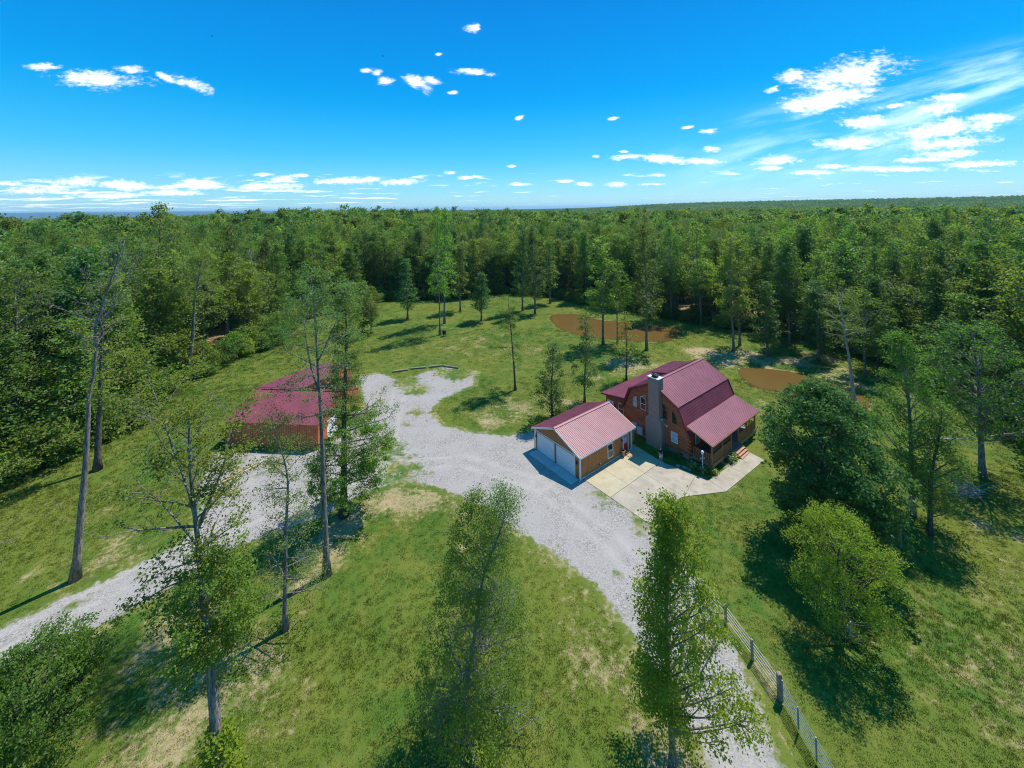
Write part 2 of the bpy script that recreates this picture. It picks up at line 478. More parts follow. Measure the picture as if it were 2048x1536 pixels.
M = {
    'turf': ground_mat('turf'),
    'tuft': ground_mat('grass_blades', 'INSTANCER', 1.4),
    'gravel': gravel_mat(),
    'water': water_mat(),
    'roof': simple_mat('maroon_roof_metal', (0.255, 0.066, 0.090), 0.46, 0.0, 0.14, 0.6, spec=0.45),
    'barnroof': simple_mat('barn_roof_metal', (0.24, 0.056, 0.070), 0.42, 0.0, 0.14, 0.5, spec=0.45),
    'rooftrim': simple_mat('maroon_trim', (0.22, 0.035, 0.06), 0.5),
    'barnwall': simple_mat('orange_red_siding', (0.56, 0.15, 0.065), 0.55, 0.0, 0.1, 0.6),
    'log': simple_mat('stained_log', (0.52, 0.142, 0.048), 0.6, 0.0, 0.3, 2.2, 0.3, 12, stretch=(1, 0.25, 3)),
    'logend': simple_mat('log_end', (0.34, 0.16, 0.06), 0.7, 0.0, 0.2, 5),
    'siding': simple_mat('tan_siding', (0.40, 0.175, 0.055), 0.65, 0.0, 0.12, 1.3, stretch=(3, 3, 0.5)),
    'backing': simple_mat('siding_groove', (0.22, 0.095, 0.03), 0.8),
    'annexwall': simple_mat('brown_board', (0.31, 0.115, 0.048), 0.65, 0.0, 0.12, 1.3),
    'white': simple_mat('white_paint', (0.78, 0.78, 0.77), 0.5, 0.0, 0.05, 2),
    'door': simple_mat('white_garage_door', (0.74, 0.75, 0.76), 0.45, 0.0, 0.04, 1),
    'red': simple_mat('red_door_paint', (0.45, 0.02, 0.035), 0.45),
    'porchwood': simple_mat('porch_wood', (0.36, 0.175, 0.070), 0.65, 0.0, 0.2, 3, 0.2, 20),
    'deck': simple_mat('deck_boards', (0.20, 0.19, 0.18), 0.7, 0.0, 0.2, 2),
    'step': simple_mat('step_board', (0.42, 0.23, 0.13), 0.7, 0.0, 0.15, 3),
    'tan': simple_mat('tan_lumber', (0.50, 0.36, 0.18), 0.7, 0.0, 0.15, 3),
    'greywood': simple_mat('weathered_wood', (0.27, 0.22, 0.17), 0.85, 0.0, 0.25, 4, 0.3, 25),
    'block': simple_mat('foundation_block', (0.33, 0.33, 0.32), 0.85, 0.0, 0.15, 3),
    'brick': brick_mat(),
    'cap': simple_mat('chimney_cap', (0.55, 0.56, 0.56), 0.5),
    'black': simple_mat('black_metal', (0.025, 0.027, 0.03), 0.5, 0.3),
    'glass': glass_mat('window_glass', (0.015, 0.02, 0.025)),
    'blind': glass_mat('blind_behind_glass', (0.42, 0.50, 0.60), 0.25),
    'ceramic': simple_mat('white_plastic', (0.7, 0.7, 0.7), 0.4),
    'blueplate': simple_mat('utility_box', (0.45, 0.52, 0.58), 0.5),
    'galv': simple_mat('galvanised_rail', (0.40, 0.37, 0.32), 0.7, 0.0),
    'gate': simple_mat('green_blue_gate', (0.20, 0.255, 0.26), 0.45, 0.1),
    'screen': simple_mat('porch_screen', (0.03, 0.032, 0.04), 0.6),
    'conc_new': concrete_mat('concrete_new', (0.42, 0.36, 0.225), (0.50, 0.43, 0.28), (0.33, 0.26, 0.155)),
    'conc_old': concrete_mat('concrete_old', (0.34, 0.29, 0.215), (0.46, 0.40, 0.30), (0.22, 0.18, 0.13)),
    'conc_apron': concrete_mat('concrete_apron', (0.52, 0.51, 0.48), (0.58, 0.57, 0.54), (0.46, 0.45, 0.42)),
    'terracotta': simple_mat('tan_pot', (0.45, 0.27, 0.13), 0.7),
    'skin': simple_mat('skin', (0.55, 0.33, 0.24), 0.5),
    'shirt': simple_mat('black_cloth', (0.012, 0.012, 0.014), 0.85),
    'shorts': simple_mat('pale_grey_cloth', (0.50, 0.50, 0.54), 0.85),
    'hair': simple_mat('dark_hair', (0.05, 0.03, 0.02), 0.6),
    'bark': bark_mat('bark_grey', (0.10, 0.085, 0.07), (0.30, 0.27, 0.23)),
    'bark_dark': bark_mat('bark_dark', (0.05, 0.042, 0.035), (0.15, 0.13, 0.11)),
    'bark_dead': bark_mat('bark_bleached', (0.26, 0.23, 0.19), (0.46, 0.42, 0.37)),
    'leaf': leaf_mat('leaf_mid', (0.092, 0.178, 0.032), (0.190, 0.280, 0.055)),
    'leaf_d': leaf_mat('leaf_dark', (0.068, 0.148, 0.036), (0.145, 0.235, 0.060), 0.42),
    'leaf_y': leaf_mat('leaf_yellow_green', (0.165, 0.265, 0.020), (0.30, 0.375, 0.038), 0.5, 0.008, 0.06),
    'leaf_b': leaf_mat('leaf_bright', (0.110, 0.205, 0.026), (0.235, 0.320, 0.050), 0.48),
    'leaf_o': leaf_mat('leaf_olive', (0.105, 0.175, 0.028), (0.200, 0.265, 0.048)),
    'flower': simple_mat('white_petals', (0.8, 0.8, 0.75), 0.6),
    'pinkfl': simple_mat('pink_petals', (0.75, 0.45, 0.38), 0.6),
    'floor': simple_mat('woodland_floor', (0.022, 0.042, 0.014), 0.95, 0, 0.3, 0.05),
    'hill': simple_mat('wooded_hill', (0.035, 0.065, 0.03), 0.95, 0, 0.2, 0.002),
}


# ------------------------------------------------------------------ mesh helpers
class MB:
    def __init__(self):
        self.v = []
        self.f = []

    def add(self, verts, faces):
        o = len(self.v)
        self.v.extend(tuple(p) for p in verts)
        self.f.extend(tuple(i + o for i in f) for f in faces)

    def box(self, x0, x1, y0, y1, z0, z1):
        self.add([(x0, y0, z0), (x1, y0, z0), (x1, y1, z0), (x0, y1, z0), (x0, y0, z1), (x1, y0, z1), (x1, y1, z1), (x0, y1, z1)],
                 [(0, 3, 2, 1), (4, 5, 6, 7), (0, 1, 5, 4), (1, 2, 6, 5), (2, 3, 7, 6), (3, 0, 4, 7)])

    def beam(self, p, q, w, h=None, up=(0, 0, 1)):
        p, q = Vector(p), Vector(q)
        h = h or w
        d = (q - p).normalized()
        upv = Vector(up)
        if abs(d.dot(upv)) > 0.97:
            upv = Vector((1, 0, 0))
        s = d.cross(upv).normalized()
        n = s.cross(d)
        vs = []
        for c in (p, q):
            for a, b in ((-1, -1), (1, -1), (1, 1), (-1, 1)):
                vs.append(c + s * (a * w / 2) + n * (b * h / 2))
        self.add(vs, [(0, 1, 2, 3), (7, 6, 5, 4), (0, 4, 5, 1), (1, 5, 6, 2), (2, 6, 7, 3), (3, 7, 4, 0)])

    def tube(self, pts, rs, sides=6, cap=True):
        pts = [Vector(p) for p in pts]
        n = len(pts)
        vs = []
        ref = Vector((1, 0, 0))
        for i, p in enumerate(pts):
            d = (pts[min(i + 1, n - 1)] - pts[max(i - 1, 0)])
            d = d.normalized() if d.length > 1e-9 else Vector((0, 0, 1))
            s = d.cross(ref)
            if s.length < 0.1:
                s = d.cross(Vector((0, 1, 0)))
            s.normalize()
            t = d.cross(s)
            for k in range(sides):
                a = 2 * math.pi * k / sides
                vs.append(p + s * (math.cos(a) * rs[i]) + t * (math.sin(a) * rs[i]))
        fs = []
        for i in range(n - 1):
            for k in range(sides):
                k2 = (k + 1) % sides
                fs.append((i * sides + k, i * sides + k2, (i + 1) * sides + k2, (i + 1) * sides + k))
        if cap:
            fs.append(tuple(range(sides - 1, -1, -1)))
            fs.append(tuple((n - 1) * sides + k for k in range(sides)))
        self.add(vs, fs)

    def prism(self, poly, ax, c0, c1):
        """poly in the two other axes, extruded along axis ax (0,1,2) from c0 to c1"""
        n = len(poly)
        vs = []
        for c in (c0, c1):
            for (p, q) in poly:
                t = [0, 0, 0]
                o = [i for i in range(3) if i != ax]
                t[ax] = c
                t[o[0]] = p
                t[o[1]] = q
                vs.append(t)
        fs = [tuple(range(n)), tuple(range(2 * n - 1, n - 1, -1))]
        for i in range(n):
            j = (i + 1) % n
            fs.append((i, i + n, j + n, j))
        self.add(vs, fs)

    def lathe(self, prof, cx=0, cy=0, sides=16):
        vs = []
        for (r, z) in prof:
            for k in range(sides):
                a = 2 * math.pi * k / sides
                vs.append((cx + r * math.cos(a), cy + r * math.sin(a), z))
        fs = []
        for i in range(len(prof) - 1):
            for k in range(sides):
                k2 = (k + 1) % sides
                fs.append((i * sides + k, i * sides + k2, (i + 1) * sides + k2, (i + 1) * sides + k))
        fs.append(tuple(range(sides - 1, -1, -1)))
        fs.append(tuple((len(prof) - 1) * sides + k for k in range(sides)))
        self.add(vs, fs)

    def mesh(self, name, mat):
        me = bpy.data.meshes.new(name)
        me.from_pydata(self.v, [], self.f)
        me.materials.append(mat)
        me.update()
        return me


def link(name, me, parent=None, loc=None, rotz=None):
    o = bpy.data.objects.new(name, me)
    COL.objects.link(o)
    if parent is not None:
        o.parent = parent
    if loc is not None:
        o.location = loc
    if rotz is not None:
        o.rotation_euler = (0, 0, rotz)
    return o


def part(name, mb, mat, parent=None, smooth=False, label=None):
    me = mb.mesh(name, mat)
    if smooth:
        me.polygons.foreach_set('use_smooth', [True] * len(me.polygons))
    # consistent outward normals
    import bmesh
    bm = bmesh.new()
    bm.from_mesh(me)
    bmesh.ops.recalc_face_normals(bm, faces=bm.faces)
    bm.to_mesh(me)
    bm.free()
    o = link(name, me, parent)
    if label:
        o['label'] = label
    return o


def thing(name, label, cat, loc=(0, 0, 0), rotz=0.0, group=None):
    o = bpy.data.objects.new(name, None)
    o.empty_display_size = 0.5
    COL.objects.link(o)
    o.location = loc
    o.rotation_euler = (0, 0, rotz)
    return tag(o, label, cat, group)


def tag(o, label, cat, group=None):
    o['label'] = label
    o['category'] = cat
    if group:
        o['group'] = group
    return o


def struct(o, kind='structure', label=None):
    o['kind'] = kind
    if label:
        o['label'] = label
    return o


def np_mesh(name, verts, quads, mats, var=None, matidx=None, smooth=False):
    me = bpy.data.meshes.new(name)
    nv, nf = len(verts), len(quads)
    k = quads.shape[1]
    me.vertices.add(nv)
    me.vertices.foreach_set('co', np.ascontiguousarray(verts, dtype=np.float32).ravel())
    me.loops.add(nf * k)
    me.loops.foreach_set('vertex_index', np.ascontiguousarray(quads, dtype=np.int32).ravel())
    me.polygons.add(nf)
    me.polygons.foreach_set('loop_start', np.arange(0, nf * k, k, dtype=np.int32))
    for m in mats:
        me.materials.append(m)
    if matidx is not None:
        me.polygons.foreach_set('material_index', np.ascontiguousarray(matidx, dtype=np.int32))
    if smooth:
        me.polygons.foreach_set('use_smooth', np.ones(nf, dtype=bool))
    me.update(calc_edges=True)
    if var is not None:
        a = me.attributes.new('var', 'FLOAT', 'POINT')
        a.data.foreach_set('value', np.ascontiguousarray(var, dtype=np.float32))
    return me


# ------------------------------------------------------------------ polygons in plan
def sdf_poly(P, poly):
    """signed distance of points P (n,2) to a polygon, positive inside"""
    poly = np.asarray(poly, float)
    d = np.full(len(P), 1e9)
    inside = np.zeros(len(P), bool)
    n = len(poly)
    for i in range(n):
        a, b = poly[i], poly[(i + 1) % n]
        e = b - a
        w = P - a
        t = np.clip((w @ e) / (e @ e), 0, 1)
        d = np.minimum(d, np.hypot(*(w - t[:, None] * e).T))
        c = ((a[1] > P[:, 1]) != (b[1] > P[:, 1]))
        with np.errstate(divide='ignore', invalid='ignore'):
            xi = (b[0] - a[0]) * (P[:, 1] - a[1]) / (b[1] - a[1]) + a[0]
        inside ^= c & (P[:, 0] < xi)
    return np.where(inside, d, -d)


TH = rad(37.95)                     # direction of the house and garage
ORG = np.array([6.98, 44.636])      # near front corner of the garage
E1 = np.array([math.cos(TH), math.sin(TH)])
E2 = np.array([-math.sin(TH), math.cos(TH)])


def AB(a, b):
    p = ORG + a * E1 + b * E2
    return (float(p[0]), float(p[1]))


# ground outlines, metres
DRIVE = [(-60, 8.5), (-48, 19.5), (-42, 25.4), (-36.8, 29.9), (-34.5, 32.2), (-32.8, 33.7), (-31.2, 35.5), (-29.7, 37.3), (-30.4, 39.8), (-34.0, 44.5), (-36.9, 50.2),
         (-31.3, 50.5), (-24.2, 50.5), (-23.0, 54.0), (-22.4, 59), (-22.6, 62.0), (-27.7, 73.0), (-24.2, 73.9), (-19.6, 70.4), (-16.2, 74.1), (-12.9, 76.3), (-7.1, 73.8), (-7.0, 68.7),
         (-11.6, 63.5), (-12.5, 59.7), (-10.3, 56.3), (-6.0, 54.3), (-1.3, 53.2), (3.0, 54.4), (6.5, 50.4), AB(0.5, -0.7), AB(0.45, -8.2), (12.3, 37.0), (13.3, 35.2), (14.1, 33.3),
         (14.4, 30.1), (14.4, 26.9), (14.1, 24.4), (13.5, 21.0), (12.6, 14), (12, 6), (7.5, 6), (9.0, 16), (10.0, 22.2), (9.9, 23.8), (9.4, 25.1), (8.7, 26.7), (8.2, 28.2), (7.4, 30.2), (6.1, 32.6), (4.0, 34.8),
         (1.2, 37.2), (-1.6, 39.6), (-4.7, 41.9), (-9.2, 44.4), (-12.6, 44.9), (-15.4, 43.6), (-17.3, 41.8), (-18.7, 39.9), (-21.9, 38.4), (-24.8, 36.5), (-26.2, 34.3), (-27.6, 32.6), (-29.0, 30.9),
         (-31.4, 28.7), (-33.5, 27.2), (-42, 19), (-52, 9), (-56, 5)]
POND1 = [(10.0, 111.3), (14.3, 113.1), (19.6, 111.8), (22.6, 106.7), (29.7, 104.1), (36.5, 101.5), (39.9, 96.5), (35.9, 90.8), (30.8, 89.0), (24.6, 90.2), (18.3, 92.2), (13.3, 96.4), (10.2, 102.7)]
POND2 = [(40.3, 73.4), (42.9, 74.5), (47.5, 73.2), (49.8, 71.4), (52.3, 67.8), (53.4, 63.3), (52.8, 60.9), (50.1, 58.8), (46.8, 61.9), (42.6, 64.5), (39.4, 65.8), (38.8, 68.8)]
CLEAR = [(-60.4, 10), (-60.4, 42.2), (-57.5, 46.0), (-54.6, 51.0), (-55.8, 58.7), (-58.3, 68.3), (-56.0, 77.7), (-54.0, 90.3), (-58.0, 110.5), (-51.6, 121.0), (-43.9, 133.6), (-23.9, 132.5), (-4.6, 138.9),
         (12.4, 137.9), (22.2, 123.3), (37.2, 113), (47.3, 102.0), (56.6, 94.5), (66.2, 87.9), (68.6, 78.6), (70.3, 70.5), (67.7, 61.4), (61.1, 49.1), (57.9, 43.8), (55.4, 39.6), (56, 10)]
PATIO_OUT = [AB(.4, -.72), AB(.45, -8.12), AB(5.79, -8.17), AB(10.35, -10.64), AB(19.08, -11.02), AB(19.35, -9.28), AB(10.68, -8.71), AB(10.14, -5.87), AB(9.62, -4.25), AB(10.04, .58)]
BARN_O = np.array([-24.37, 50.9])
BT = rad(-5.5)
BU = np.array([math.cos(BT), math.sin(BT)])
BV = np.array([-math.sin(BT), math.cos(BT)])


def BW(u, v):
    p = BARN_O + u * BU + v * BV
    return (float(p[0]), float(p[1]))


BUILT = [[AB(-1.4, -.1), AB(9.3, -.1), AB(9.3, 7.5), AB(-1.4, 7.5)], [AB(11.5, -8.4), AB(25, -8.4), AB(25, 7.2), AB(11.5, 7.2)], [BW(-12.4, -.2), BW(.2, -.2), BW(.2, 10.8), BW(-12.4, 10.8)]]

# dry grass and bare soil: (x, y, radius, strength)
DRY = [(4.5, 32.5, 2.2, .6), (6.5, 29.5, 2.2, .65), (7.6, 26.5, 2.2, .7), (8.4, 23.5, 2.2, .75), (1.5, 35.5, 2, .6), (4, 27, 4, .4), (-9, 43, 3.5, 1.0), (-13, 42.5, 3, 1.1), (-5, 41.5, 3, .8), (-16, 39, 2.5, 1.2), (-17, 36, 3, 1.0), (-21, 27, 5, .75), (-19, 23.5, 4, .8), (-24, 29.5, 3, 1.0), (-17, 26, 3, .9), (-15, 20, 4, .8),
       (21, 76, 5, 1.0), (14, 71, 4, .5), (6, 62, 4, .8), (0, 60, 4, .8), (-3, 58, 3, .9), (-10, 90, 12, .5), (2, 85, 9, .5), (5, 28, 3, .7), (8, 23, 3, .8), (6, 33, 2.5, .8), (14.9, 26, 1.6, .9), (13, 34, 1.5, .9),
       (40, 80, 6, .9), (47, 79, 6, .9), (56, 70, 6, .8), (28, 74, 5, .8), (30, 26, 8, .5), (40, 34, 5, .5), (-35, 36, 4, .6), (-45, 40, 6, .4), (-30, 90, 15, .25), (20, 45, 0.1, 0), AB(12, -9.5) + (2.0, .9), AB(15, -9) + (1.5, .9), (37, 60, 4, .6)]
DIRT = [(-9.5, 43.2, 1.5, .7), (-13, 41.8, 1.5, .9), (-15.5, 39, 1.3, .9), (-19, 24.5, 1.3, .45), (-24, 28.5, 1.2, .7), (-17.2, 33.0, .9, 1.0), (-16.4, 29.6, .8, .8), (21.5, 75, 2.5, .7), (38, 83, 4, .9), (45, 81, 4.5, .8), (53, 77, 5, .8), (59, 79, 6, .7),
        (40, 76.5, 3, .8), (54.5, 66, 2.5, .6), (-4.7, 36.0, .8, .9), (44.5, 36, 1.5, .8), (42.5, 38, 1.2, .8), (49, 31.5, 1.5, .7), (-36.5, 33.0, 1.0, .8), (-40, 34, 1.2, .7), (-36, 37.5, 1.0, .7), (26.5, 81.5, 1.2, .6), (-42, 56, 1.2, .6), (-45, 66, 1.5, .5), (2.5, 63, 1, .6), (65, 60, 6, .4), (60, 52, 5, .3)]


def bumps(P, lst):
    s = np.zeros(len(P))
    for (x, y, r, k) in lst:
        s = np.maximum(s, k * np.exp(-((P[:, 0] - x) ** 2 + (P[:, 1] - y) ** 2) / (r * r) * 0.8))
    return s


def terrain(x, y):
    x = np.asarray(x, float)
    y = np.asarray(y, float)
    d = np.hypot(x, y)
    s = x / np.maximum(d, 1)

    def ss(v, a, b):
        t = np.clip((v - a) / (b - a), 0, 1)
        return t * t * (3 - 2 * t)
    right = 31 * ss(d, 1350, 2200) * ss(s, -0.02, 0.42) - 6 * ss(d, 300, 900) * ss(s, 0.0, 0.3)
    left = -45 * ss(d, 380, 1500) * ss(-s, 0.52, 0.68)
    mid = -9 * ss(d, 350, 1100) * (1 - ss(-s, 0.52, 0.68)) * (1 - ss(s, 0.1, 0.6))
    hump = 5.0 * np.exp(-((x + 110) ** 2 + (y - 260) ** 2) / (2 * 70 ** 2)) * ss(d, 190, 260)
    return right + left + mid + hump - 8 * ss(d, 5000, 14000)


def build_ground():
    # fine lawn
    xs = np.arange(-112, 118.1, 1.0)
    ys = np.arange(4, 150.1, 1.0)
    X, Y = np.meshgrid(xs, ys)
    P = np.stack([X.ravel(), Y.ravel()], 1)
    rng = np.random.default_rng(5)
    V = np.column_stack([P, np.zeros(len(P))])
    nx, ny = len(xs), len(ys)
    i = np.arange(nx - 1)[None, :] + nx * np.arange(ny - 1)[:, None]
    q = np.stack([i, i + 1, i + 1 + nx, i + nx], -1).reshape(-1, 4)
    me = np_mesh('lawn', V, q, [M['turf']])
    dry = bumps(P, DRY)
    dirt = bumps(P, DIRT)
    for pd in (POND1, POND2):
        s = sdf_poly(P, pd)
        dirt = np.maximum(dirt, 0.75 * np.clip(1 - np.abs(s) / 1.6, 0, 1))
    sc = sdf_poly(P, CLEAR)
    dirt = np.maximum(dirt, 0.8 * np.clip((-sc - 2) / 10, 0, 1))
    for nm, a in (('dry', dry), ('dirt', dirt)):
        at = me.attributes.new(nm, 'FLOAT', 'POINT')
        at.data.foreach_set('value', a.astype(np.float32))
    struct(link('lawn', me))
    # the land out to the horizon
    rs = np.concatenate([np.linspace(0, 300, 7)[1:], np.geomspace(380, 26000, 46)])
    th = np.linspace(0, 2 * np.pi, 145)[:-1]
    R, T = np.meshgrid(rs, th, indexing='ij')
    X, Y = (R * np.sin(T)).ravel(), (R * np.cos(T)).ravel()
    Z = terrain(X, Y) - 0.2
    V = np.column_stack([X, Y, Z])
    V = np.vstack([V, [[0, 0, -0.2]]])
    nr, nt_ = len(rs), len(th)
    fs = []
    for a in range(nr - 1):
        for b in range(nt_):
            b2 = (b + 1) % nt_
            fs.append((a * nt_ + b, a * nt_ + b2, (a + 1) * nt_ + b2, (a + 1) * nt_ + b))
    q = np.array(fs)
    me = np_mesh('ground', V, q, [M['floor']], smooth=True)
    struct(link('ground', me))
    mb = MB()
    mb.add([tuple(V[b]) for b in range(nt_)] + [(0, 0, -0.2)], [(b, nt_, (b + 1) % nt_) for b in range(nt_)])
    struct(part('ground_centre', mb, M['floor']))


LANES = [[(-60, 6), (-42, 22), (-30.5, 34.5), (-24, 41.5), (-15, 47.5), (-6, 48.3), (2.5, 44.0), (8.5, 36.5), (11.4, 30), (12.0, 24), (10.6, 14)], [(-13, 48), (-16.5, 53), (-17.5, 60), (-19, 68)], [(-27, 38.5), (-30, 45), (-31, 49)], [(2.5, 44), (4.8, 46.5)]]


def lane_tracks(P):
    t = np.zeros(len(P))
    for ln in LANES:
        d = np.full(len(P), 1e9)
        for a, b in zip(ln[:-1], ln[1:]):
            a, b = np.array(a, float), np.array(b, float)
            e = b - a
            k = np.clip(((P - a) @ e) / (e @ e), 0, 1)
            d = np.minimum(d, np.hypot(*(P - a - k[:, None] * e).T))
        t = np.maximum(t, np.exp(-((d - .85) / .32) ** 2))
    return t


def sheet(name, poly, mat, z, grow=1.2, cell=0.5, weeds=None, kind='structure'):
    poly = np.asarray(poly, float)
    lo, hi = poly.min(0) - grow - 1, poly.max(0) + grow + 1
    xs = np.arange(lo[0], hi[0], cell)
    ys = np.arange(max(lo[1], 4.5), hi[1], cell)
    X, Y = np.meshgrid(xs, ys)
    P = np.stack([X.ravel(), Y.ravel()], 1)
    s = sdf_poly(P, poly)
    nx, ny = len(xs), len(ys)
    i = (np.arange(nx - 1)[None, :] + nx * np.arange(ny - 1)[:, None]).ravel()
    q = np.stack([i, i + 1, i + 1 + nx, i + nx], -1)
    keep = (s[q] > -grow).all(1)
    q = q[keep]
    used = np.unique(q)
    remap = np.full(len(P), -1)
    remap[used] = np.arange(len(used))
    V = np.column_stack([P[used], np.where(s[used] < -grow + 1.1 * cell, -0.03, z)])
    me = np_mesh(name, V, remap[q], [mat])
    at = me.attributes.new('edge', 'FLOAT', 'POINT')
    at.data.foreach_set('value', s[used].astype(np.float32))
    if weeds is not None:
        tk = me.attributes.new('track', 'FLOAT', 'POINT')
        tk.data.foreach_set('value', lane_tracks(P[used]).astype(np.float32))
        at = me.attributes.new('weed', 'FLOAT', 'POINT')
        at.data.foreach_set('value', bumps(P[used], weeds).astype(np.float32))
    return struct(link(name, me), kind)


WEEDS = [(-18.5, 70, 3, 1.0), (-16, 67, 3, .9), (-10, 73.5, 3.5, 1.1), (-13, 74, 2.5, .9), (-14.5, 60, 2.5, .7), (-15, 57, 2, .6), (-16, 50, 4, .8), (-13, 46.5, 4, .8), (-18, 45, 4, .5), (-20, 55, 2.5, .7), (-22, 46, 4, .5), (-28, 48, 3, .7), (-33, 48, 3, .7), (-31, 43, 2.5, .8),
         (9, 42, 2.5, .7), (11.5, 38.5, 1.8, .8), (-30.5, 34, 1.0, .7), (-33.5, 31.5, 1.2, .7), (13.2, 30, 1.2, .6), (13.3, 24, 1.3, .6), (3.5, 35.8, 1, .5), (-22, 60, 3, .6), (8, 33.5, .8, .7), (-8.5, 55, 1, .5), (-20, 40, 2, .6)]


def pond(name, poly):
    # irregular smooth outline
    poly = np.asarray(poly, float)
    n = len(poly)
    pts = []
    for i in range(n):
        p0, p1, p2, p3 = poly[i - 1], poly[i], poly[(i + 1) % n], poly[(i + 2) % n]
        for t in np.linspace(0, 1, 8)[:-1]:
            a = 0.5 * ((2 * p1) + (-p0 + p2) * t + (2 * p0 - 5 * p1 + 4 * p2 - p3) * t * t + (-p0 + 3 * p1 - 3 * p2 + p3) * t ** 3)
            pts.append(a)
    rng = random.Random(name)
    mb = MB()
    vs = [(p[0] + rng.uniform(-.25, .25), p[1] + rng.uniform(-.25, .25), 0.03) for p in pts]
    c = np.mean(pts, 0)
    mb.add(vs + [(c[0], c[1], 0.03)], [(i, (i + 1) % len(vs), len(vs)) for i in range(len(vs))])
    return struct(part(name, mb, M['water']), 'structure')


build_ground()
gd = sheet('gravel_drive', DRIVE, M['gravel'], 0.025, 1.3, 0.4, WEEDS)
struct(gd)
pond('pond_water', POND1)
pond('pond_water', POND2)


# ------------------------------------------------------------------ concrete
def slab(parent, name, poly, mat, z0, z1):
    """a concrete slab from a plan polygon, shrunk a little for the joint"""
    c = np.mean(poly, 0)
    mb = MB()
    pl = []
    for p in poly:
        d = np.asarray(p) - c
        L = np.hypot(*d)
        pl.append(tuple(c + d * (1 - 0.022 / L)))
    mb.prism(pl, 2, z0, z1)
    return part(name, mb, mat, parent)


patio = bpy.data.objects.new('concrete_pavement', None)
COL.objects.link(patio)
patio.location = (ORG[0], ORG[1], 0)
patio.rotation_euler = (0, 0, TH)
struct(patio)
for pl in ([(.4, -.05), (3.4, -.05), (3.4, -3.7), (.43, -3.7)], [(3.4, -.05), (6.4, -.05), (6.4, -3.7), (3.4, -3.7)], [(6.4, -.05), (9.98, -.05), (9.66, -3.7), (6.4, -3.7)], [(9.18, -.05), (10.04, -.05), (10.2, 2.5), (9.18, 2.5)]):
    slab(patio, 'slab', pl, M['conc_new'], -0.1, 0.06)
for pl in ([(.43, -3.7), (3.3, -3.7), (3.3, -8.14), (.45, -8.12)], [(3.3, -3.7), (6.3, -3.7), (6.3, -8.3), (5.79, -8.17), (3.3, -8.14)], [(6.3, -3.7), (9.66, -3.7), (9.75, -4.3), (10.14, -5.87), (10.4, -7.4), (6.3, -8.3)],
           [(6.3, -8.3), (10.4, -7.4), (10.68, -8.71), (10.35, -10.64)], [(10.68, -8.71), (14.8, -8.98), (14.7, -10.83), (10.35, -10.64)], [(14.8, -8.98), (19.35, -9.28), (19.08, -11.02), (14.7, -10.83)]):
    slab(patio, 'slab', pl, M['conc_old'], -0.1, 0.055)
for k in range(4):
    slab(patio, 'slab', [(-1.32, .1 + 1.76 * k), (-.03, .1 + 1.76 * k), (-.03, .1 + 1.76 * (k + 1)), (-1.32, .1 + 1.76 * (k + 1))], M['conc_apron'], -0.1, 0.07)


# ------------------------------------------------------------------ building helpers
def rib_sheet(parent, name, p0, along, slope, mat, pitch=0.25, rib=0.035, thick=0.04):
    """a ribbed metal roof sheet: p0 low corner, along = eave vector, slope = vector up the roof"""
    p0, A, S = Vector(p0), Vector(along), Vector(slope)
    N = A.cross(S).normalized()
    if N.z < 0:
        N = -N
    L = A.length
    a = A.normalized()
    prof = []
    n = max(1, int(round(L / pitch)))
    w = L / n
    for i in range(n):
        s = i * w
        prof += [(s, 0), (s + w * .30, 0), (s + w * .40, rib), (s + w * .60, rib), (s + w * .70, 0)]
    prof.append((L, 0))
    mb = MB()
    m = len(prof)
    vs = [p0 + a * s + N * h for s, h in prof] + [p0 + S + a * s + N * h for s, h in prof]
    vs += [p0 + a * s - N * thick for s, h in prof] + [p0 + S + a * s - N * thick for s, h in prof]
    fs = []
    for i in range(m - 1):
        fs.append((i, i + 1, m + i + 1, m + i))
        fs.append((2 * m + i, 3 * m + i, 3 * m + i + 1, 2 * m + i + 1))
        fs.append((i, 2 * m + i, 2 * m + i + 1, i + 1))
        fs.append((m + i, m + i + 1, 3 * m + i + 1, 3 * m + i))
    fs.append((0, m, 3 * m, 2 * m))
    fs.append((m - 1, 3 * m - 1, 4 * m - 1, 2 * m - 1))
    mb.add(vs, fs)
    return part(name, mb, mat, parent)


def strip_wall(parent, name, p0, p1, zb, ztop, mat, w=0.2, gap=0.016, proud=0.014, holes=()):
    """vertical board siding between plan points; ztop(s) gives the height; holes = (s0, s1, z0, z1) left out"""
    p0, p1 = Vector((p0[0], p0[1], 0)), Vector((p1[0], p1[1], 0))
    d = p1 - p0
    L = d.length
    d.normalize()
    nrm = Vector((d.y, -d.x, 0))
    n = max(1, int(round(L / w)))
    ww = L / n
    mb = MB()
    for i in range(n):
        s0, s1 = i * ww + gap / 2, (i + 1) * ww - gap / 2
        spans = [(zb, None)]
        for (h0, h1, z0, z1) in holes:
            if s1 > h0 and s0 < h1:
                spans = [(zb, z0), (z1, None)]
        for (a, b) in spans:
            t0 = b if b is not None else ztop(s0)
            t1 = b if b is not None else ztop(s1)
            if t0 - a < 0.02 and t1 - a < 0.02:
                continue
            vs = []
            for off in (0.0, proud):
                for s, z in ((s0, a), (s1, a), (s1, max(t1, a)), (s0, max(t0, a))):
                    vs.append(p0 + d * s + nrm * off + Vector((0, 0, z)))
            mb.add(vs, [(0, 3, 2, 1), (4, 5, 6, 7), (0, 1, 5, 4), (1, 2, 6, 5), (2, 3, 7, 6), (3, 0, 4, 7)])
    return part(name, mb, mat, parent)


def face_point(plane, c, s, z, off=0.0):
    """plane 'a': wall facing -a at a=c, s=b ; plane 'b': wall facing -b at b=c, s=a"""
    return (c - off, s, z) if plane == 'a' else (s, c - off, z)


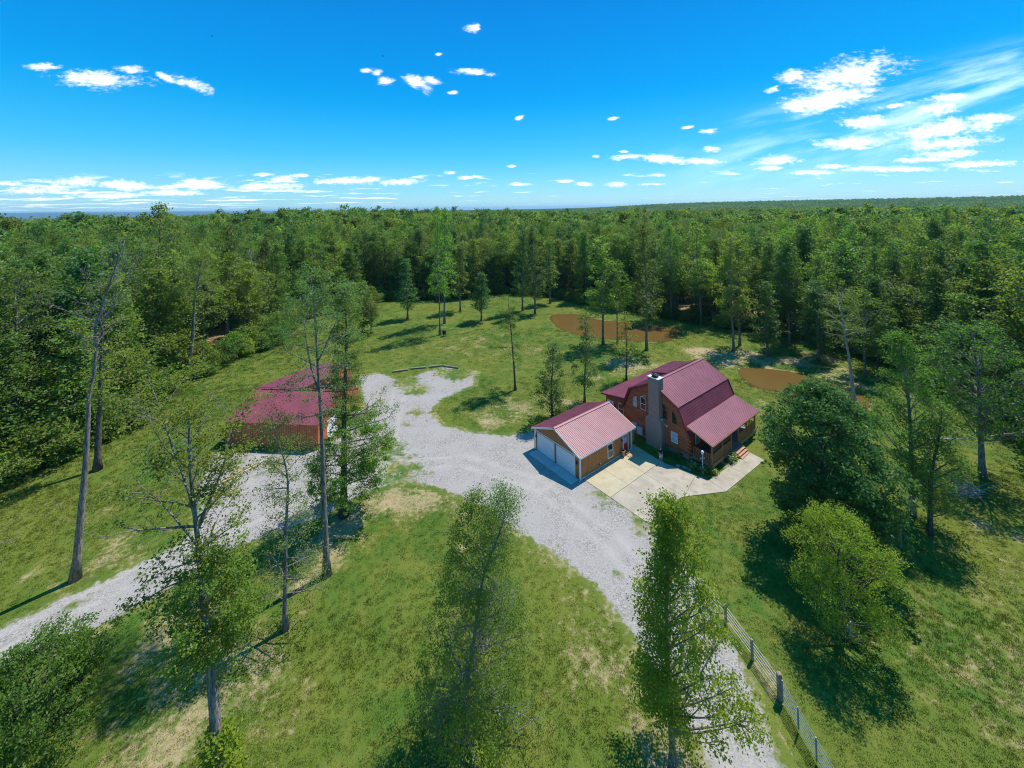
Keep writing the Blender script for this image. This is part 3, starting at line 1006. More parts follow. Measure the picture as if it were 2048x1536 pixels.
def window(parent, plane, c, poly, frame_m, pane_m, fw=0.09, bars=(), proud=0.05, name='window'):
    cx = sum(p[0] for p in poly) / len(poly)
    cz = sum(p[1] for p in poly) / len(poly)
    inner = []
    for (s, z) in poly:
        L = math.hypot(s - cx, z - cz)
        k = max(0.3, 1 - fw * 1.25 / L)
        inner.append((cx + (s - cx) * k, cz + (z - cz) * k))
    mb = MB()
    n = len(poly)
    vs = [face_point(plane, c, s, z, proud) for s, z in poly] + [face_point(plane, c, s, z, proud) for s, z in inner]
    vs += [face_point(plane, c, s, z, -0.02) for s, z in poly] + [face_point(plane, c, s, z, -0.02) for s, z in inner]
    fs = []
    for i in range(n):
        j = (i + 1) % n
        fs += [(i, j, n + j, n + i), (i, 2 * n + i, 2 * n + j, j), (n + i, n + j, 3 * n + j, 3 * n + i)]
    mb.add(vs, fs)
    w = part(name, mb, frame_m, parent)
    mb = MB()
    mb.add([face_point(plane, c, s, z, 0.012) for s, z in inner] + [face_point(plane, c, s, z, -0.015) for s, z in inner],
           [tuple(range(n)), tuple(range(2 * n - 1, n - 1, -1))] + [(i, (i + 1) % n, n + (i + 1) % n, n + i) for i in range(n)])
    part('pane', mb, pane_m, w)
    for (s0, z0, s1, z1) in bars:
        mb = MB()
        mb.beam(face_point(plane, c, s0, z0, 0.03), face_point(plane, c, s1, z1, 0.03), 0.05, 0.05)
        part('sash_bar', mb, frame_m, w)
    return w


def rect(s0, s1, z0, z1):
    return [(s0, z0), (s1, z0), (s1, z1), (s0, z1)]


# ------------------------------------------------------------------ garage
def build_garage():
    g = thing('garage', 'tan two-car garage with a pinkish ribbed metal roof and white trim', 'garage', (ORG[0], ORG[1], 0), TH)
    LA, LB, ZE, ZR = 9.14, 7.32, 2.72, 4.12
    mb = MB()
    mb.prism([(0.02, 0), (LB - .02, 0), (LB - .02, ZE - .04), (LB / 2, ZR - .10), (.02, ZE - .04)], 0, 0.02, LA - .02)
    part('wall', mb, M['backing'], g)
    top = lambda s: ZE - .04 + (ZR - ZE - .06) * (1 - abs(s - LB / 2) / (LB / 2))
    holes = [(LB - 6.9, LB - 4.05, 0, 2.12), (LB - 3.57, LB - .75, 0, 2.12)]
    strip_wall(g, 'siding', (0.02, LB), (0.02, 0), 0.12, top, M['siding'], holes=holes)
    strip_wall(g, 'siding', (0, 0.02), (LA, 0.02), 0.12, lambda s: ZE - .05, M['siding'], holes=[(7.44, 8.5, 0, 2.14)])
    strip_wall(g, 'siding', (LA - .02, 0), (LA - .02, LB), 0.12, top, M['siding'])
    strip_wall(g, 'siding', (LA, LB - .02), (0, LB - .02), 0.12, lambda s: ZE - .05, M['siding'])
    sl = (ZR - ZE) / (LB / 2)
    ov = 0.36
    for (b0, sgn) in ((-ov, 1), (LB + ov, -1)):
        rib_sheet(g, 'roof_panel', (-.38, b0, ZE - sl * ov + .06), (LA + .76, 0, 0), (0, sgn * (LB / 2 + ov), sl * (LB / 2 + ov)), M['roof'])
    mb = MB()
    for s in (1, -1):
        mb.beam((-.4, LB / 2 + s * .1, ZR + .10), (LA + .4, LB / 2 + s * .1, ZR + .10), .22, .03, (0, s * .35, 1))
    part('ridge_cap', mb, M['roof'], g)
    for a in (-.36, LA + .36):
        for s in (1, -1):
            mb = MB()
            mb.beam((a, LB / 2 + s * (LB / 2 + ov), ZE - sl * ov - .03), (a, LB / 2, ZR - .03), .04, .17, (0, 0, 1))
            part('fascia', mb, M['white'], g)
    for b in (-ov + .02, LB + ov - .02):
        mb = MB()
        mb.box(-.38, LA + .38, b - .05, b + .05, ZE - sl * ov - .12, ZE - sl * ov + .03)
        part('gutter', mb, M['white'], g)
        mb = MB()
        bi = -.02 if b < 1 else LB + .02
        mb.box(-.36, LA + .36, min(b, bi), max(b, bi), ZE - .17, ZE - .15)
        part('soffit', mb, M['white'], g)
    for (a, b, dx, dy) in ((0, 0, 1, 1), (0, LB, 1, -1), (LA, 0, -1, 1), (LA, LB, -1, -1)):
        mb = MB()
        for (x0, x1, y0, y1) in ((a - dx * .03, a + dx * .13, b - dy * .03, b - dy * .002), (a - dx * .03, a - dx * .002, b - dy * .002, b + dy * .13)):
            mb.box(min(x0, x1), max(x0, x1), min(y0, y1), max(y0, y1), 0.1, ZE - .2)
        part('corner_trim', mb, M['white'], g)
    # base trim along the patio side, slab edge
    mb = MB()
    mb.box(.14, LA - .14, -.028, -.002, 0.03, 0.14)
    part('base_trim', mb, M['white'], g)
    mb = MB()
    mb.box(-.025, -.002, .14, LB - .14, 2.30, 2.40)
    part('band_trim', mb, M['white'], g)
    # vehicle doors
    for (b0, b1) in ((.80, 3.54), (4.08, 6.86)):
        fr = MB()
        for (y0, y1, z0, z1) in ((b0 - .1, b0, .04, 2.2), (b1, b1 + .1, .04, 2.2), (b0, b1, 2.08, 2.2)):
            fr.box(-.03, .05, y0, y1, z0, z1)
        dr = part('garage_door', fr, M['white'], g)
        for k in range(4):
            mb = MB()
            z0 = .05 + k * .507
            mb.box(.002, .018, b0 + .01, b1 - .01, z0 + .006, z0 + .501)
            for c in range(4):
                w = (b1 - b0) / 4
                y0 = b0 + c * w + .09
                mb.box(-.005, .002, y0, y0 + w - .18, z0 + .10, z0 + .41)
            part('door_panel', mb, M['door'], dr)
    # window and red door on the patio side
    window(g, 'b', -.015, rect(4.6, 5.56, .5, 2.14), M['white'], M['glass'], .10, [(4.66, 1.32, 5.5, 1.32)], .05)
    fr = MB()
    for (x0, x1, z0, z1) in ((7.44, 7.54, .12, 2.16), (8.40, 8.5, .12, 2.16), (7.54, 8.40, 2.06, 2.16)):
        fr.box(x0, x1, -.05, .02, z0, z1)
    d = part('door_frame', fr, M['white'], g)
    mb = MB()
    mb.box(7.545, 8.395, -.02, .01, .14, 2.055)
    part('red_door', mb, M['red'], d)
    mb = MB()
    mb.box(7.67, 8.27, -.032, -.021, 1.15, 1.9)
    part('pane', mb, M['blind'], d)
    mb = MB()
    mb.tube([(8.3, -.02, 1.02), (8.3, -.09, 1.02)], [.03, .035], 8)
    part('handle', mb, M['cap'], d)
    # downspouts, carriage lamps, outlet
    for (a, b, dy) in ((-.07, -.1, 0), (LA - .05, -.1, 0), (-.07, LB + .1, 0)):
        mb = MB()
        mb.tube([(a + .1, -.3 if b < 1 else LB + .3, ZE - .2), (a, b, ZE - .45), (a, b, .12), (a - .25, b - .05, .08)], [.045] * 4, 6)
        part('downspout', mb, M['white'], g)
    for (x, y) in ((-.12, .38), (-.12, 7.06)):
        mb = MB()
        mb.lathe([(.02, 1.55), (.07, 1.6), (.08, 1.8), (.10, 1.82), (.02, 1.93)], x, y, 8)
        mb.beam((x, y, 1.86), (0, y, 1.86), .03)
        part('wall_lamp', mb, M['black'], g)
    mb = MB()
    mb.lathe([(.02, 1.5), (.07, 1.55), (.08, 1.75), (.10, 1.77), (.02, 1.88)], 7.2, -.11, 8)
    mb.beam((7.2, -.11, 1.8), (7.2, 0, 1.8), .03)
    part('wall_lamp', mb, M['black'], g)
    for (x, m) in ((3.05, 'black'), (3.28, 'ceramic')):
        mb = MB()
        mb.box(x, x + .12, -.06, -.016, .45, .6)
        part('wall_outlet', mb, M[m], g)
    return g


GARAGE = build_garage()


def at_ab(a, b, z=0.0):
    x, y = AB(a, b)
    return (x, y, z)


# ------------------------------------------------------------------ log house
BC = -1.12       # gable centre line (b)
A0, A1 = 12.4, 24.2


def half_w(z):
    if z < 2.95:
        return 4.50
    if z < 5.62:
        return 4.50 + (3.32 - 4.50) * (z - 2.95) / (5.62 - 2.95)
    return max(0.0, 3.32 * (7.42 - z) / (7.42 - 5.62))


def half_round_log(L0, L1, z, h, c, depth=0.11):
    """log lying along b, outer face bulging towards -a"""
    mb = MB()
    prof = []
    for k in range(6):
        t = -math.pi / 2 + math.pi * k / 5
        prof.append((c - depth * math.cos(t) ** 0.7 if abs(math.cos(t)) > 1e-6 else c, z + h / 2 + (h / 2 - .006) * math.sin(t)))
    prof.append((c + .1, z + h - .006))
    prof.append((c + .1, z + .006))
    n = len(prof)
    vs = [(p, L0, q) for p, q in prof] + [(p, L1, q) for p, q in prof]
    fs = [tuple(range(n)), tuple(range(2 * n - 1, n - 1, -1))] + [(i, (i + 1) % n, n + (i + 1) % n, n + i) for i in range(n)]
    mb.add(vs, fs)
    return mb


def build_house():
    h = thing('log_house', 'red-brown log house with a maroon gambrel metal roof and brick chimney', 'house', (ORG[0], ORG[1], 0), TH)
    # body
    mb = MB()
    outline = [(BC - 4.42, .3), (BC + 4.42, .3), (BC + 4.42, 2.95), (BC + 3.25, 5.6), (BC, 7.36), (BC - 3.25, 5.6), (BC - 4.42, 2.95)]
    mb.prism(outline, 0, A0 + .08, A1)
    wall = part('wall', mb, M['log'], h)
    mb = MB()
    mb.box(A0 + .05, A1 - .05, BC - 4.38, BC + 4.38, -.1, .42)
    part('foundation', mb, M['block'], h)
    # gable logs
    z, hh, i = .42, .215, 0
    while z < 7.25:
        w0 = min(half_w(z), half_w(z + hh)) - .02
        if w0 > .15:
            ext = .28 if (i % 2 == 0 and z < 2.6) else 0.0
            part('log', half_round_log(BC - w0 - ext, BC + w0, z, hh, A0), M['log'], wall)
        z += hh
        i += 1
    # porch side wall logs (facing -b)
    z, i = .42, 0
    while z < 2.9:
        mbl = half_round_log(0, 1, z, hh, 0)
        m2 = MB()
        e0 = A0 - (.28 if i % 2 else -.03)
        m2.add([(e0 + (A1 - e0) * y, BC - 4.5 + x, q) for x, y, q in mbl.v], mbl.f)
        part('log', m2, M['log'], wall)
        z += hh
        i += 1
    # gambrel roof
    ra0, ra1 = 12.05, 24.75
    dA = (ra1 - ra0, 0, 0)
    KN, KZ, AP = 3.46, 5.72, 7.56
    for s in (-1, 1):
        kn = BC + s * KN
        rib_sheet(h, 'roof_panel', (ra0, kn, KZ), dA, (0, -s * KN, AP - KZ), M['roof'])
        lw = BC + s * 4.72
        rib_sheet(h, 'roof_panel', (ra0 + .03, lw, 2.72), (ra1 - ra0 - .06, 0, 0), (0, kn + s * -.05 - lw, KZ - .1 - 2.72), M['roof'])
    mb = MB()
    for s in (1, -1):
        mb.beam((ra0, BC + s * .1, AP + .03), (ra1, BC + s * .1, AP + .03), .22, .03, (0, s * .53, 1))
    part('ridge_cap', mb, M['roof'], h)
    for a in (ra0 - .015, ra1 + .015):
        for s in (-1, 1):
            mb = MB()
            mb.beam((a, BC + s * 4.72, 2.66), (a, BC + s * KN, KZ - .06), .05, .2, (0, 0, 1))
            mb.beam((a, BC + s * (KN + .02), KZ - .09), (a, BC, AP - .09), .052, .2, (0, 0, 1))
            part('rake_trim', mb, M['rooftrim'], h)
    # chimney
    mb = MB()
    mb.box(11.5, A0 + .02, -2.62, -.42, -.05, 3.2)
    mb.add([(11.5, -2.62, 3.2), (11.5, -.42, 3.2), (A0 + .02, -.42, 3.2), (A0 + .02, -2.62, 3.2), (11.62, -2.3, 3.62), (11.62, -.82, 3.62), (A0 + .02, -.82, 3.62), (A0 + .02, -2.3, 3.62)],
           [(0, 1, 5, 4), (1, 2, 6, 5), (2, 3, 7, 6), (3, 0, 4, 7)])
    mb.box(11.62, A0 + .24, -2.3, -.82, 3.62, 8.3)
    ch = part('chimney', mb, M['brick'], h)
    mb = MB()
    mb.box(11.56, A0 + .3, -2.36, -.76, 8.3, 8.38)
    part('chimney_cap', mb, M['cap'], ch)
    mb = MB()
    mb.box(11.86, A0, -1.86, -1.26, 8.38, 8.62)
    mb.box(11.78, A0 + .08, -1.94, -1.18, 8.62, 8.68)
    mb.lathe([(.34, 8.68), (.2, 8.78), (.02, 8.82)], 12.13, -1.56, 8)
    part('spark_arrestor', mb, M['black'], ch)
    # gable windows
    c = A0 - .11
    def qa(b_in, b_out, z0, z1):      # quarter arch, curved on the outer side
        pts = [(b_in, z0), (b_out, z0)]
        for k in range(7):
            t = k / 6 * math.pi / 2
            pts.append((b_in + (b_out - b_in) * math.cos(t), z0 + .75 + (z1 - z0 - .75) * math.sin(t)))
        return pts
    window(h, 'a', c, [(-3.03, 3.55), (-2.36, 3.55), (-2.36, 5.5), (-3.03, 5.12)], M['porchwood'], M['glass'], .07, [(-2.99, 4.75, -2.4, 4.75)])
    window(h, 'a', c, qa(-3.57, -4.26, 3.45, 4.98), M['porchwood'], M['glass'], .07)
    window(h, 'a', c, [(.05, 3.55), (.74, 3.55), (.74, 5.1), (.05, 5.5)], M['white'], M['glass'], .06, [(.08, 4.3, .71, 4.3)])
    window(h, 'a', c, qa(1.28, 1.97, 3.45, 4.98), M['porchwood'], M['blind'], .06, [(1.3, 4.2, 1.93, 4.2)])
    window(h, 'a', c, rect(-4.25, -3.42, 1.3, 2.5), M['white'], M['blind'], .08, [(-4.2, 1.9, -3.47, 1.9)])
    # white wall ornament shaped like horns
    mb = MB()
    mb.tube([(c - .05, -2.62, 3.02), (c - .08, -2.74, 2.92), (c - .06, -2.88, 2.9), (c - .08, -3.02, 2.92), (c - .05, -3.14, 3.02)], [.02, .05, .07, .05, .02], 6)
    mb.tube([(c - .08, -2.88, 2.92), (c - .06, -2.88, 2.68)], [.08, .03], 6)
    part('wall_ornament', mb, M['ceramic'], h)
    mb = MB()
    mb.tube([(c, -2.42, 3.5), (c - .3, -2.42, 3.55)], [.03, .03], 6)
    mb.lathe([(.05, 3.45), (.16, 3.48), (.17, 3.53), (.02, 3.66)], c - .32, -2.42, 10)
    part('flood_lamp', mb, M['ceramic'], h)
    # foundation vent
    mb = MB()
    mb.box(A0 - .01, A0 + .06, -4.7, -4.4, .12, .34)
    part('foundation_vent', mb, M['black'], h)
    # lean-to on the far side
    mb = MB()
    mb.prism([(BC + 4.4, 0), (6.55, 0), (6.55, 3.42), (BC + 4.4, 3.98)], 0, A0 + .12, 23.6)
    lt = part('annex_wall', mb, M['annexwall'], h)
    rib_sheet(h, 'roof_panel', (12.0, 7.02, 3.52), (12.0, 0, 0), (0, -3.95, .66), M['roof'])
    mb = MB()
    mb.beam((11.98, 7.02, 3.42), (11.98, 3.1, 4.07), .05, .18, (0, 0, 1))
    mb.box(12.0, 24.0, 7.0, 7.06, 3.34, 3.47)
    part('annex_fascia', mb, M['rooftrim'], h)
    window(h, 'a', A0 + .12, rect(3.62, 4.46, 1.5, 2.95), M['white'], M['glass'], .08, [(3.68, 2.2, 4.4, 2.2)])
    window(h, 'a', A0 + .12, rect(5.25, 6.3, .35, 2.75), M['white'], M['blind'], .16, name='annex_door')
    mb = MB()
    mb.lathe([(.03, 2.2), (.08, 2.25), (.08, 2.45), (.02, 2.56)], A0 + .02, 4.95, 8)
    part('wall_lamp', mb, M['black'], h)
    # shed dormer rising from the far upper slope
    mb = MB()
    mb.prism([(0.1, 6.6), (2.35, 4.3), (2.35, 6.38), (.1, 6.95)], 0, 17.4, 23.0)
    part('dormer_wall', mb, M['annexwall'], h)
    rib_sheet(h, 'roof_panel', (17.1, 2.65, 6.46), (6.2, 0, 0), (0, -2.75, .66), M['roof'])
    # porch
    DK = .72
    mb = MB()
    mb.box(12.62, 24.1, -8.2, BC - 4.62, DK - .06, DK)
    porch = part('porch_floor', mb, M['deck'], h)
    for (x0, x1, y0, y1) in ((12.58, 12.62, -8.24, BC - 4.62), (24.1, 24.14, -8.24, BC - 4.62), (12.62, 24.1, -8.24, -8.2)):
        mb = MB()
        mb.box(x0, x1, y0, y1, DK - .42, DK - .002)
        part('rim_board', mb, M['porchwood'], porch)
    posts = [12.68, 15.05, 17.3, 19.25, 21.6, 24.02]
    for a in posts:
        mb = MB()
        mb.box(a - .075, a + .075, -8.19, -8.04, DK, 2.78)
        part('porch_post', mb, M['porchwood'], h)
        mb = MB()
        mb.box(a - .1, a + .1, -8.17, -7.97, -.05, DK - .44)
        part('pier', mb, M['block'], h)
    mb = MB()
    mb.box(12.6, 24.1, -8.2, -8.04, 2.78, 2.94)
    part('porch_header', mb, M['porchwood'], h)
    mb = MB()
    for a in (12.68, 24.02):
        mb = MB()
        mb.beam((a, -8.04, 2.86), (a, BC - 4.5, 3.6), .12, .16)
        part('porch_rafter', mb, M['porchwood'], h)
    rib_sheet(h, 'roof_panel', (12.12, -8.52, 2.98), (12.4, 0, 0), (0, 2.98, 1.02), M['roof'])
    mb = MB()
    mb.box(12.12, 24.52, -8.56, -8.5, 2.84, 2.95)
    mb.beam((12.1, -8.52, 2.9), (12.1, -5.56, 3.91), .04, .14, (0, 0, 1))
    part('porch_fascia', mb, M['porchwood'], h)

    def railing(p, q, ns):
        p, q = Vector(p), Vector(q)
        m = MB()
        m.beam(p + Vector((0, 0, .95)), q + Vector((0, 0, .95)), .1, .05)
        m.beam(p + Vector((0, 0, .1)), q + Vector((0, 0, .1)), .05, .08)
        r = part('railing', m, M['porchwood'], h)
        for k in range(ns):
            t = p.lerp(q, (k + .5) / ns)
            mm = MB()
            mm.box(t.x - .045, t.x + .045, t.y - .02 if abs(q.x - p.x) > .1 else t.y - .045, t.y + .02 if abs(q.x - p.x) > .1 else t.y + .045, DK + .03, DK + .93)
            part('baluster', mm, M['porchwood'], r)
    for (a, b) in ((0, 1), (1, 2), (3, 4), (4, 5)):
        railing((posts[a] + .08, -8.12, DK), (posts[b] - .08, -8.12, DK), 12)
    railing((12.68, -8.02, DK), (12.68, BC - 4.55, DK), 12)
    railing((24.02, -8.02, DK), (24.02, BC - 4.55, DK), 12)
    # insect screens in the near bays
    for (a, b) in ((0, 1), (1, 2)):
        mb = MB()
        mb.box(posts[a] + .08, posts[b] - .08, -8.05, -8.045, DK + .98, 2.76)
        part('screen', mb, M['screen'], h)
    # porch door and windows on the log wall
    window(h, 'b', BC - 4.6, rect(13.6, 14.5, 1.4, 2.6), M['white'], M['blind'], .08)
    window(h, 'b', BC - 4.6, rect(17.9, 18.8, .75, 2.7), M['white'], M['glass'], .1, name='porch_door')
    window(h, 'b', BC - 4.6, rect(21.2, 22.1, 1.4, 2.6), M['white'], M['blind'], .08)
    # stairs
    st = MB()
    for a in (17.25, 19.3):
        st.prism([(-8.28, -.02), (-8.28, .68), (-8.45, .68), (-9.35, .1), (-9.35, -.02)], 0, a - .03, a + .03)
    stairs = part('stairs', st, M['porchwood'], h)
    for k in range(4):
        mb = MB()
        zt = .62 - k * .165
        mb.box(17.2, 19.35, -8.62 - k * .26, -8.32 - k * .26, zt - .05, zt)
        part('tread', mb, M['deck'] if k == 0 else M['step'], stairs)
        mb = MB()
        mb.box(17.29, 19.26, -8.35 - k * .26, -8.33 - k * .26, zt - .16, zt - .052)
        part('riser', mb, M['rooftrim'], stairs)
    return h


HOUSE = build_house()


# ------------------------------------------------------------------ barn
def build_barn():
    b = thing('barn', 'orange-red metal barn with a purple-maroon ribbed roof behind slim trees', 'barn', (BARN_O[0], BARN_O[1], 0), BT)
    U0, U1, V1, ZE, ZR, VR = -12.3, -.05, 10.4, 3.0, 4.85, 5.2
    mb = MB()
    mb.prism([(.02, 0), (V1 - .02, 0), (V1 - .02, ZE - .05), (VR, ZR - .05), (.02, ZE - .05)], 0, U0 + .02, U1 - .02)
    part('wall', mb, M['backing'], b)
    strip_wall(b, 'siding', (U0, .02), (U1, .02), 0.05, lambda s: ZE - .03, M['barnwall'], .3, .05, .03)
    g_top = lambda s: ZE - .03 + (ZR - ZE) * (1 - abs(s - VR) / VR)
    strip_wall(b, 'siding', (U1 - .02, 0), (U1 - .02, V1), 0.05, g_top, M['barnwall'], .3, .05, .03)
    strip_wall(b, 'siding', (U0 + .02, V1), (U0 + .02, 0), 0.05, g_top, M['barnwall'], .3, .05, .03)
    strip_wall(b, 'siding', (U1, V1 - .02), (U0, V1 - .02), 0.05, lambda s: ZE - .03, M['barnwall'], .3, .05, .03)
    rib_sheet(b, 'roof_panel', (U0 - .1, -.12, ZE - .02), (U1 - U0 + .2, 0, 0), (0, VR + .12, ZR - ZE + .04), M['barnroof'], .3, .05)
    rib_sheet(b, 'roof_panel', (U0 - .1, V1 + .12, ZE - .02), (U1 - U0 + .2, 0, 0), (0, -VR - .12, ZR - ZE + .04), M['barnroof'], .3, .05)
    mb = MB()
    mb.beam((U0 - .1, VR, ZR + .05), (U1 + .1, VR, ZR + .05), .4, .05)
    part('ridge_cap', mb, M['barnroof'], b)
    for (u, v) in ((U0, 0), (U1, 0), (U1, V1), (U0, V1)):
        mb = MB()
        mb.box(u - .06, u + .06, v - .06, v + .06, 0, ZE - .06)
        part('corner_trim', mb, M['barnwall'], b)
    # taller rear loft with a skewed shed roof
    A, Bp, C, Ee, D = (-12.2, 5.3, 4.96), (-6.05, 10.2, 6.5), (-.75, 9.9, 6.62), (-1.15, 7.0, 6.8), (-5.4, 5.35, 5.0)
    mb = MB()
    top = [A, D, Ee, C, Bp]
    n = 5
    vs = [(p[0], p[1], p[2]) for p in top] + [(p[0], p[1], p[2] - .1) for p in top]
    mb.add(vs, [tuple(range(n)), tuple(range(2 * n - 1, n - 1, -1))] + [(i, n + i, n + (i + 1) % n, (i + 1) % n) for i in range(n)])
    part('loft_roof', mb, M['barnroof'], b)

    def quadwall(p, q):
        mbw = MB()
        P, Q = Vector(p), Vector(q)
        d = (Q - P)
        L = Vector((d.x, d.y, 0)).length
        strip_wall(b, 'loft_siding', (p[0], p[1]), (q[0], q[1]), 3.0, lambda s: P.z - .1 + (Q.z - P.z) * s / L, M['barnwall'], .3, .05, .03)
        mbw.add([(p[0], p[1], 2.9), (q[0], q[1], 2.9), (q[0], q[1], q[2] - .1), (p[0], p[1], p[2] - .1)], [(0, 1, 2, 3)])
        part('loft_wall', mbw, M['backing'], b)
    quadwall(D, Ee)
    quadwall(Ee, C)
    quadwall(C, Bp)
    quadwall(Bp, A)
    # side door
    mb = MB()
    mb.box(U1 + .02, U1 + .05, 2.0, 4.4, .05, 2.4)
    part('door', mb, M['white'], b)
    # diagonal brace boards on the near wall
    mb = MB()
    mb.beam((-2.2, -.05, 1.1), (-1.2, -.05, .35), .08, .04)
    part('brace', mb, M['greywood'], b)
    return b


BARN = build_barn()


# ------------------------------------------------------------------ trees: generators
def unit(v):
    return v / max(np.linalg.norm(v), 1e-9)


PROF = {
    'oval': lambda t: math.sin(math.pi * (0.14 + 0.80 * t)) ** 0.75,
    'cone': lambda t: 1.0 - 0.82 * t,
    'dome': lambda t: max(.1, math.sqrt(max(0, 1 - (t * .97) ** 2.2))),
    'column': lambda t: (0.75 + .25 * math.sin(9 * t)) * (1 - t) ** 0.35 + .08,
    'top': lambda t: 0.25 + .75 * math.sin(math.pi * min(1, max(0, (t - .2) / .8)) * .93) if t > .2 else .25,
    'foot': lambda t: 1.0 if t < .38 else (.36 if t < .9 else .2),
    'waist': lambda t: .62 if t < .42 else (1.0 if t < .8 else .55),
}


class Tree:
    def __init__(self, seed, H, cb, R, prof='oval', nprim=40, nsec=5, e0=10, e1=55, droop=0.05, lean=(0, 0), tr=0.2, wander=0.35, bias=(0, 0), ds=0.45, dead=0.0, forks=(), curve=None):
        rng = np.random.default_rng(seed)
        self.rng = rng
        self.H = H
        mb = MB()
        N = 16
        zs = np.linspace(0, H * .98, N)
        ph = rng.uniform(0, 6.3, 4)
        tx = lean[0] * (zs / H) ** 1.2 + wander * (np.sin(zs / H * 5 + ph[0]) - math.sin(ph[0])) * zs / H + .4 * wander * np.sin(zs / H * 13 + ph[1]) * zs / H
        ty = lean[1] * (zs / H) ** 1.2 + wander * (np.sin(zs / H * 4.4 + ph[2]) - math.sin(ph[2])) * zs / H
        if curve is not None:
            tx = tx + np.interp(zs / H, [c[0] for c in curve], [c[1] for c in curve])
        trunk = np.stack([tx, ty, zs], 1)
        trad = tr * (1 - .93 * (zs / (H * .98)) ** 0.85) + .012
        trad[0] *= 1.45
        mb.tube(trunk, trad, 9)
        at = lambda z: np.array([np.interp(z, zs, trunk[:, 0]), np.interp(z, zs, trunk[:, 1]), z])
        rat = lambda z: float(np.interp(z, zs, trad))
        anchors = []
        dirs0 = rng.uniform(0, 6.3)
        pf = PROF[prof]
        axes = [(cb, H * .97, at, rat, 1.0, nprim)]
        for (fz, faz, fe, fl) in forks:
            p = at(fz)
            d = np.array([math.cos(faz) * math.cos(fe), math.sin(faz) * math.cos(fe), math.sin(fe)])
            fp = [p]
            for k in range(7):
                fp.append(fp[-1] + d * fl / 7)
                d = unit(d + np.array([rng.normal(0, .07), rng.normal(0, .07), .09]))
            fp = np.array(fp)
            fr = rat(fz) * .8 * (1 - .9 * np.linspace(0, 1, 8))
            mb.tube(fp, fr, 7)
            fz_ = fp[:, 2]
            fa = lambda z, fp=fp, fz_=fz_: np.array([np.interp(z, fz_, fp[:, 0]), np.interp(z, fz_, fp[:, 1]), z])
            fra = lambda z, fz_=fz_, fr=fr: float(np.interp(z, fz_, fr))
            axes.append((max(cb, fz + fl * .25), float(fz_[-1]), fa, fra, .75, max(4, nprim // 3)))
        for (zlo, zhi, axat, axr, rs, npm) in axes:
            for i in range(npm):
                t = (i + rng.uniform(.1, .9)) / npm
                tt = t if rs == 1.0 else .3 + .7 * t
                z = zlo + (zhi - zlo) * t
                az = dirs0 + i * 2.39996 + rng.normal(0, .35)
                el = rad(e0 + (e1 - e0) * t + rng.normal(0, 9))
                L = R * rs * pf(tt) * rng.uniform(.62, 1.14)
                hd = np.array([math.cos(az), math.sin(az)])
                L *= max(.25, 1 + hd[0] * bias[0] + hd[1] * bias[1])
                d = np.array([hd[0] * math.cos(el), hd[1] * math.cos(el), math.sin(el)])
                K = 6
                pts = [axat(z)]
                for k in range(K):
                    pts.append(pts[-1] + d * L / K)
                    d = unit(d + np.array([rng.normal(0, .10), rng.normal(0, .10), rng.normal(0, .06) - droop + .02]))
                pts = np.array(pts)
                r0 = min(axr(z) * .55, .018 + .016 * L)
                mb.tube(pts, r0 * (1 - .85 * np.linspace(0, 1, K + 1)), 4, cap=False)
                bare = rng.uniform() < dead
                if not bare:
                    anchors.append(pts[-1])
                for s in range(nsec):
                    f = .22 + .78 * (s + rng.uniform(0, 1)) / nsec
                    b0 = np.array([np.interp(f * K, range(K + 1), pts[:, c]) for c in range(3)])
                    k0 = min(K - 1, int(f * K))
                    dd = unit(pts[k0 + 1] - pts[k0])
                    side = unit(np.cross(dd, [0, 0, 1])) * (1 if s % 2 else -1)
                    a2 = rng.uniform(.5, 1.25)
                    d2 = unit(dd * math.cos(a2) + side * math.sin(a2) + np.array([0, 0, rng.normal(.12, .3)]))
                    L2 = L * ds * (1.15 - .6 * f) * rng.uniform(.6, 1.2) + .2
                    sp = [b0]
                    for k in range(3):
                        sp.append(sp[-1] + d2 * L2 / 3)
                        d2 = unit(d2 + rng.normal(0, .18, 3))
                    if L > 1.0:
                        mb.tube(sp, [r0 * .38, r0 * .3, r0 * .2, r0 * .07], 3, cap=False)
                    if not bare:
                        anchors += [sp[1] * .4 + sp[2] * .6, sp[2] * .3 + sp[3] * .7, sp[3]]
        self.wood = mb
        self.anchors = np.array(anchors) if anchors else np.zeros((0, 3))

    def leaves(self, per, size, sig, mat, name='crown', upb=.7):
        rng = self.rng
        A = self.anchors
        return leaf_mesh(rng, A, per, size, sig, mat, name, upb)


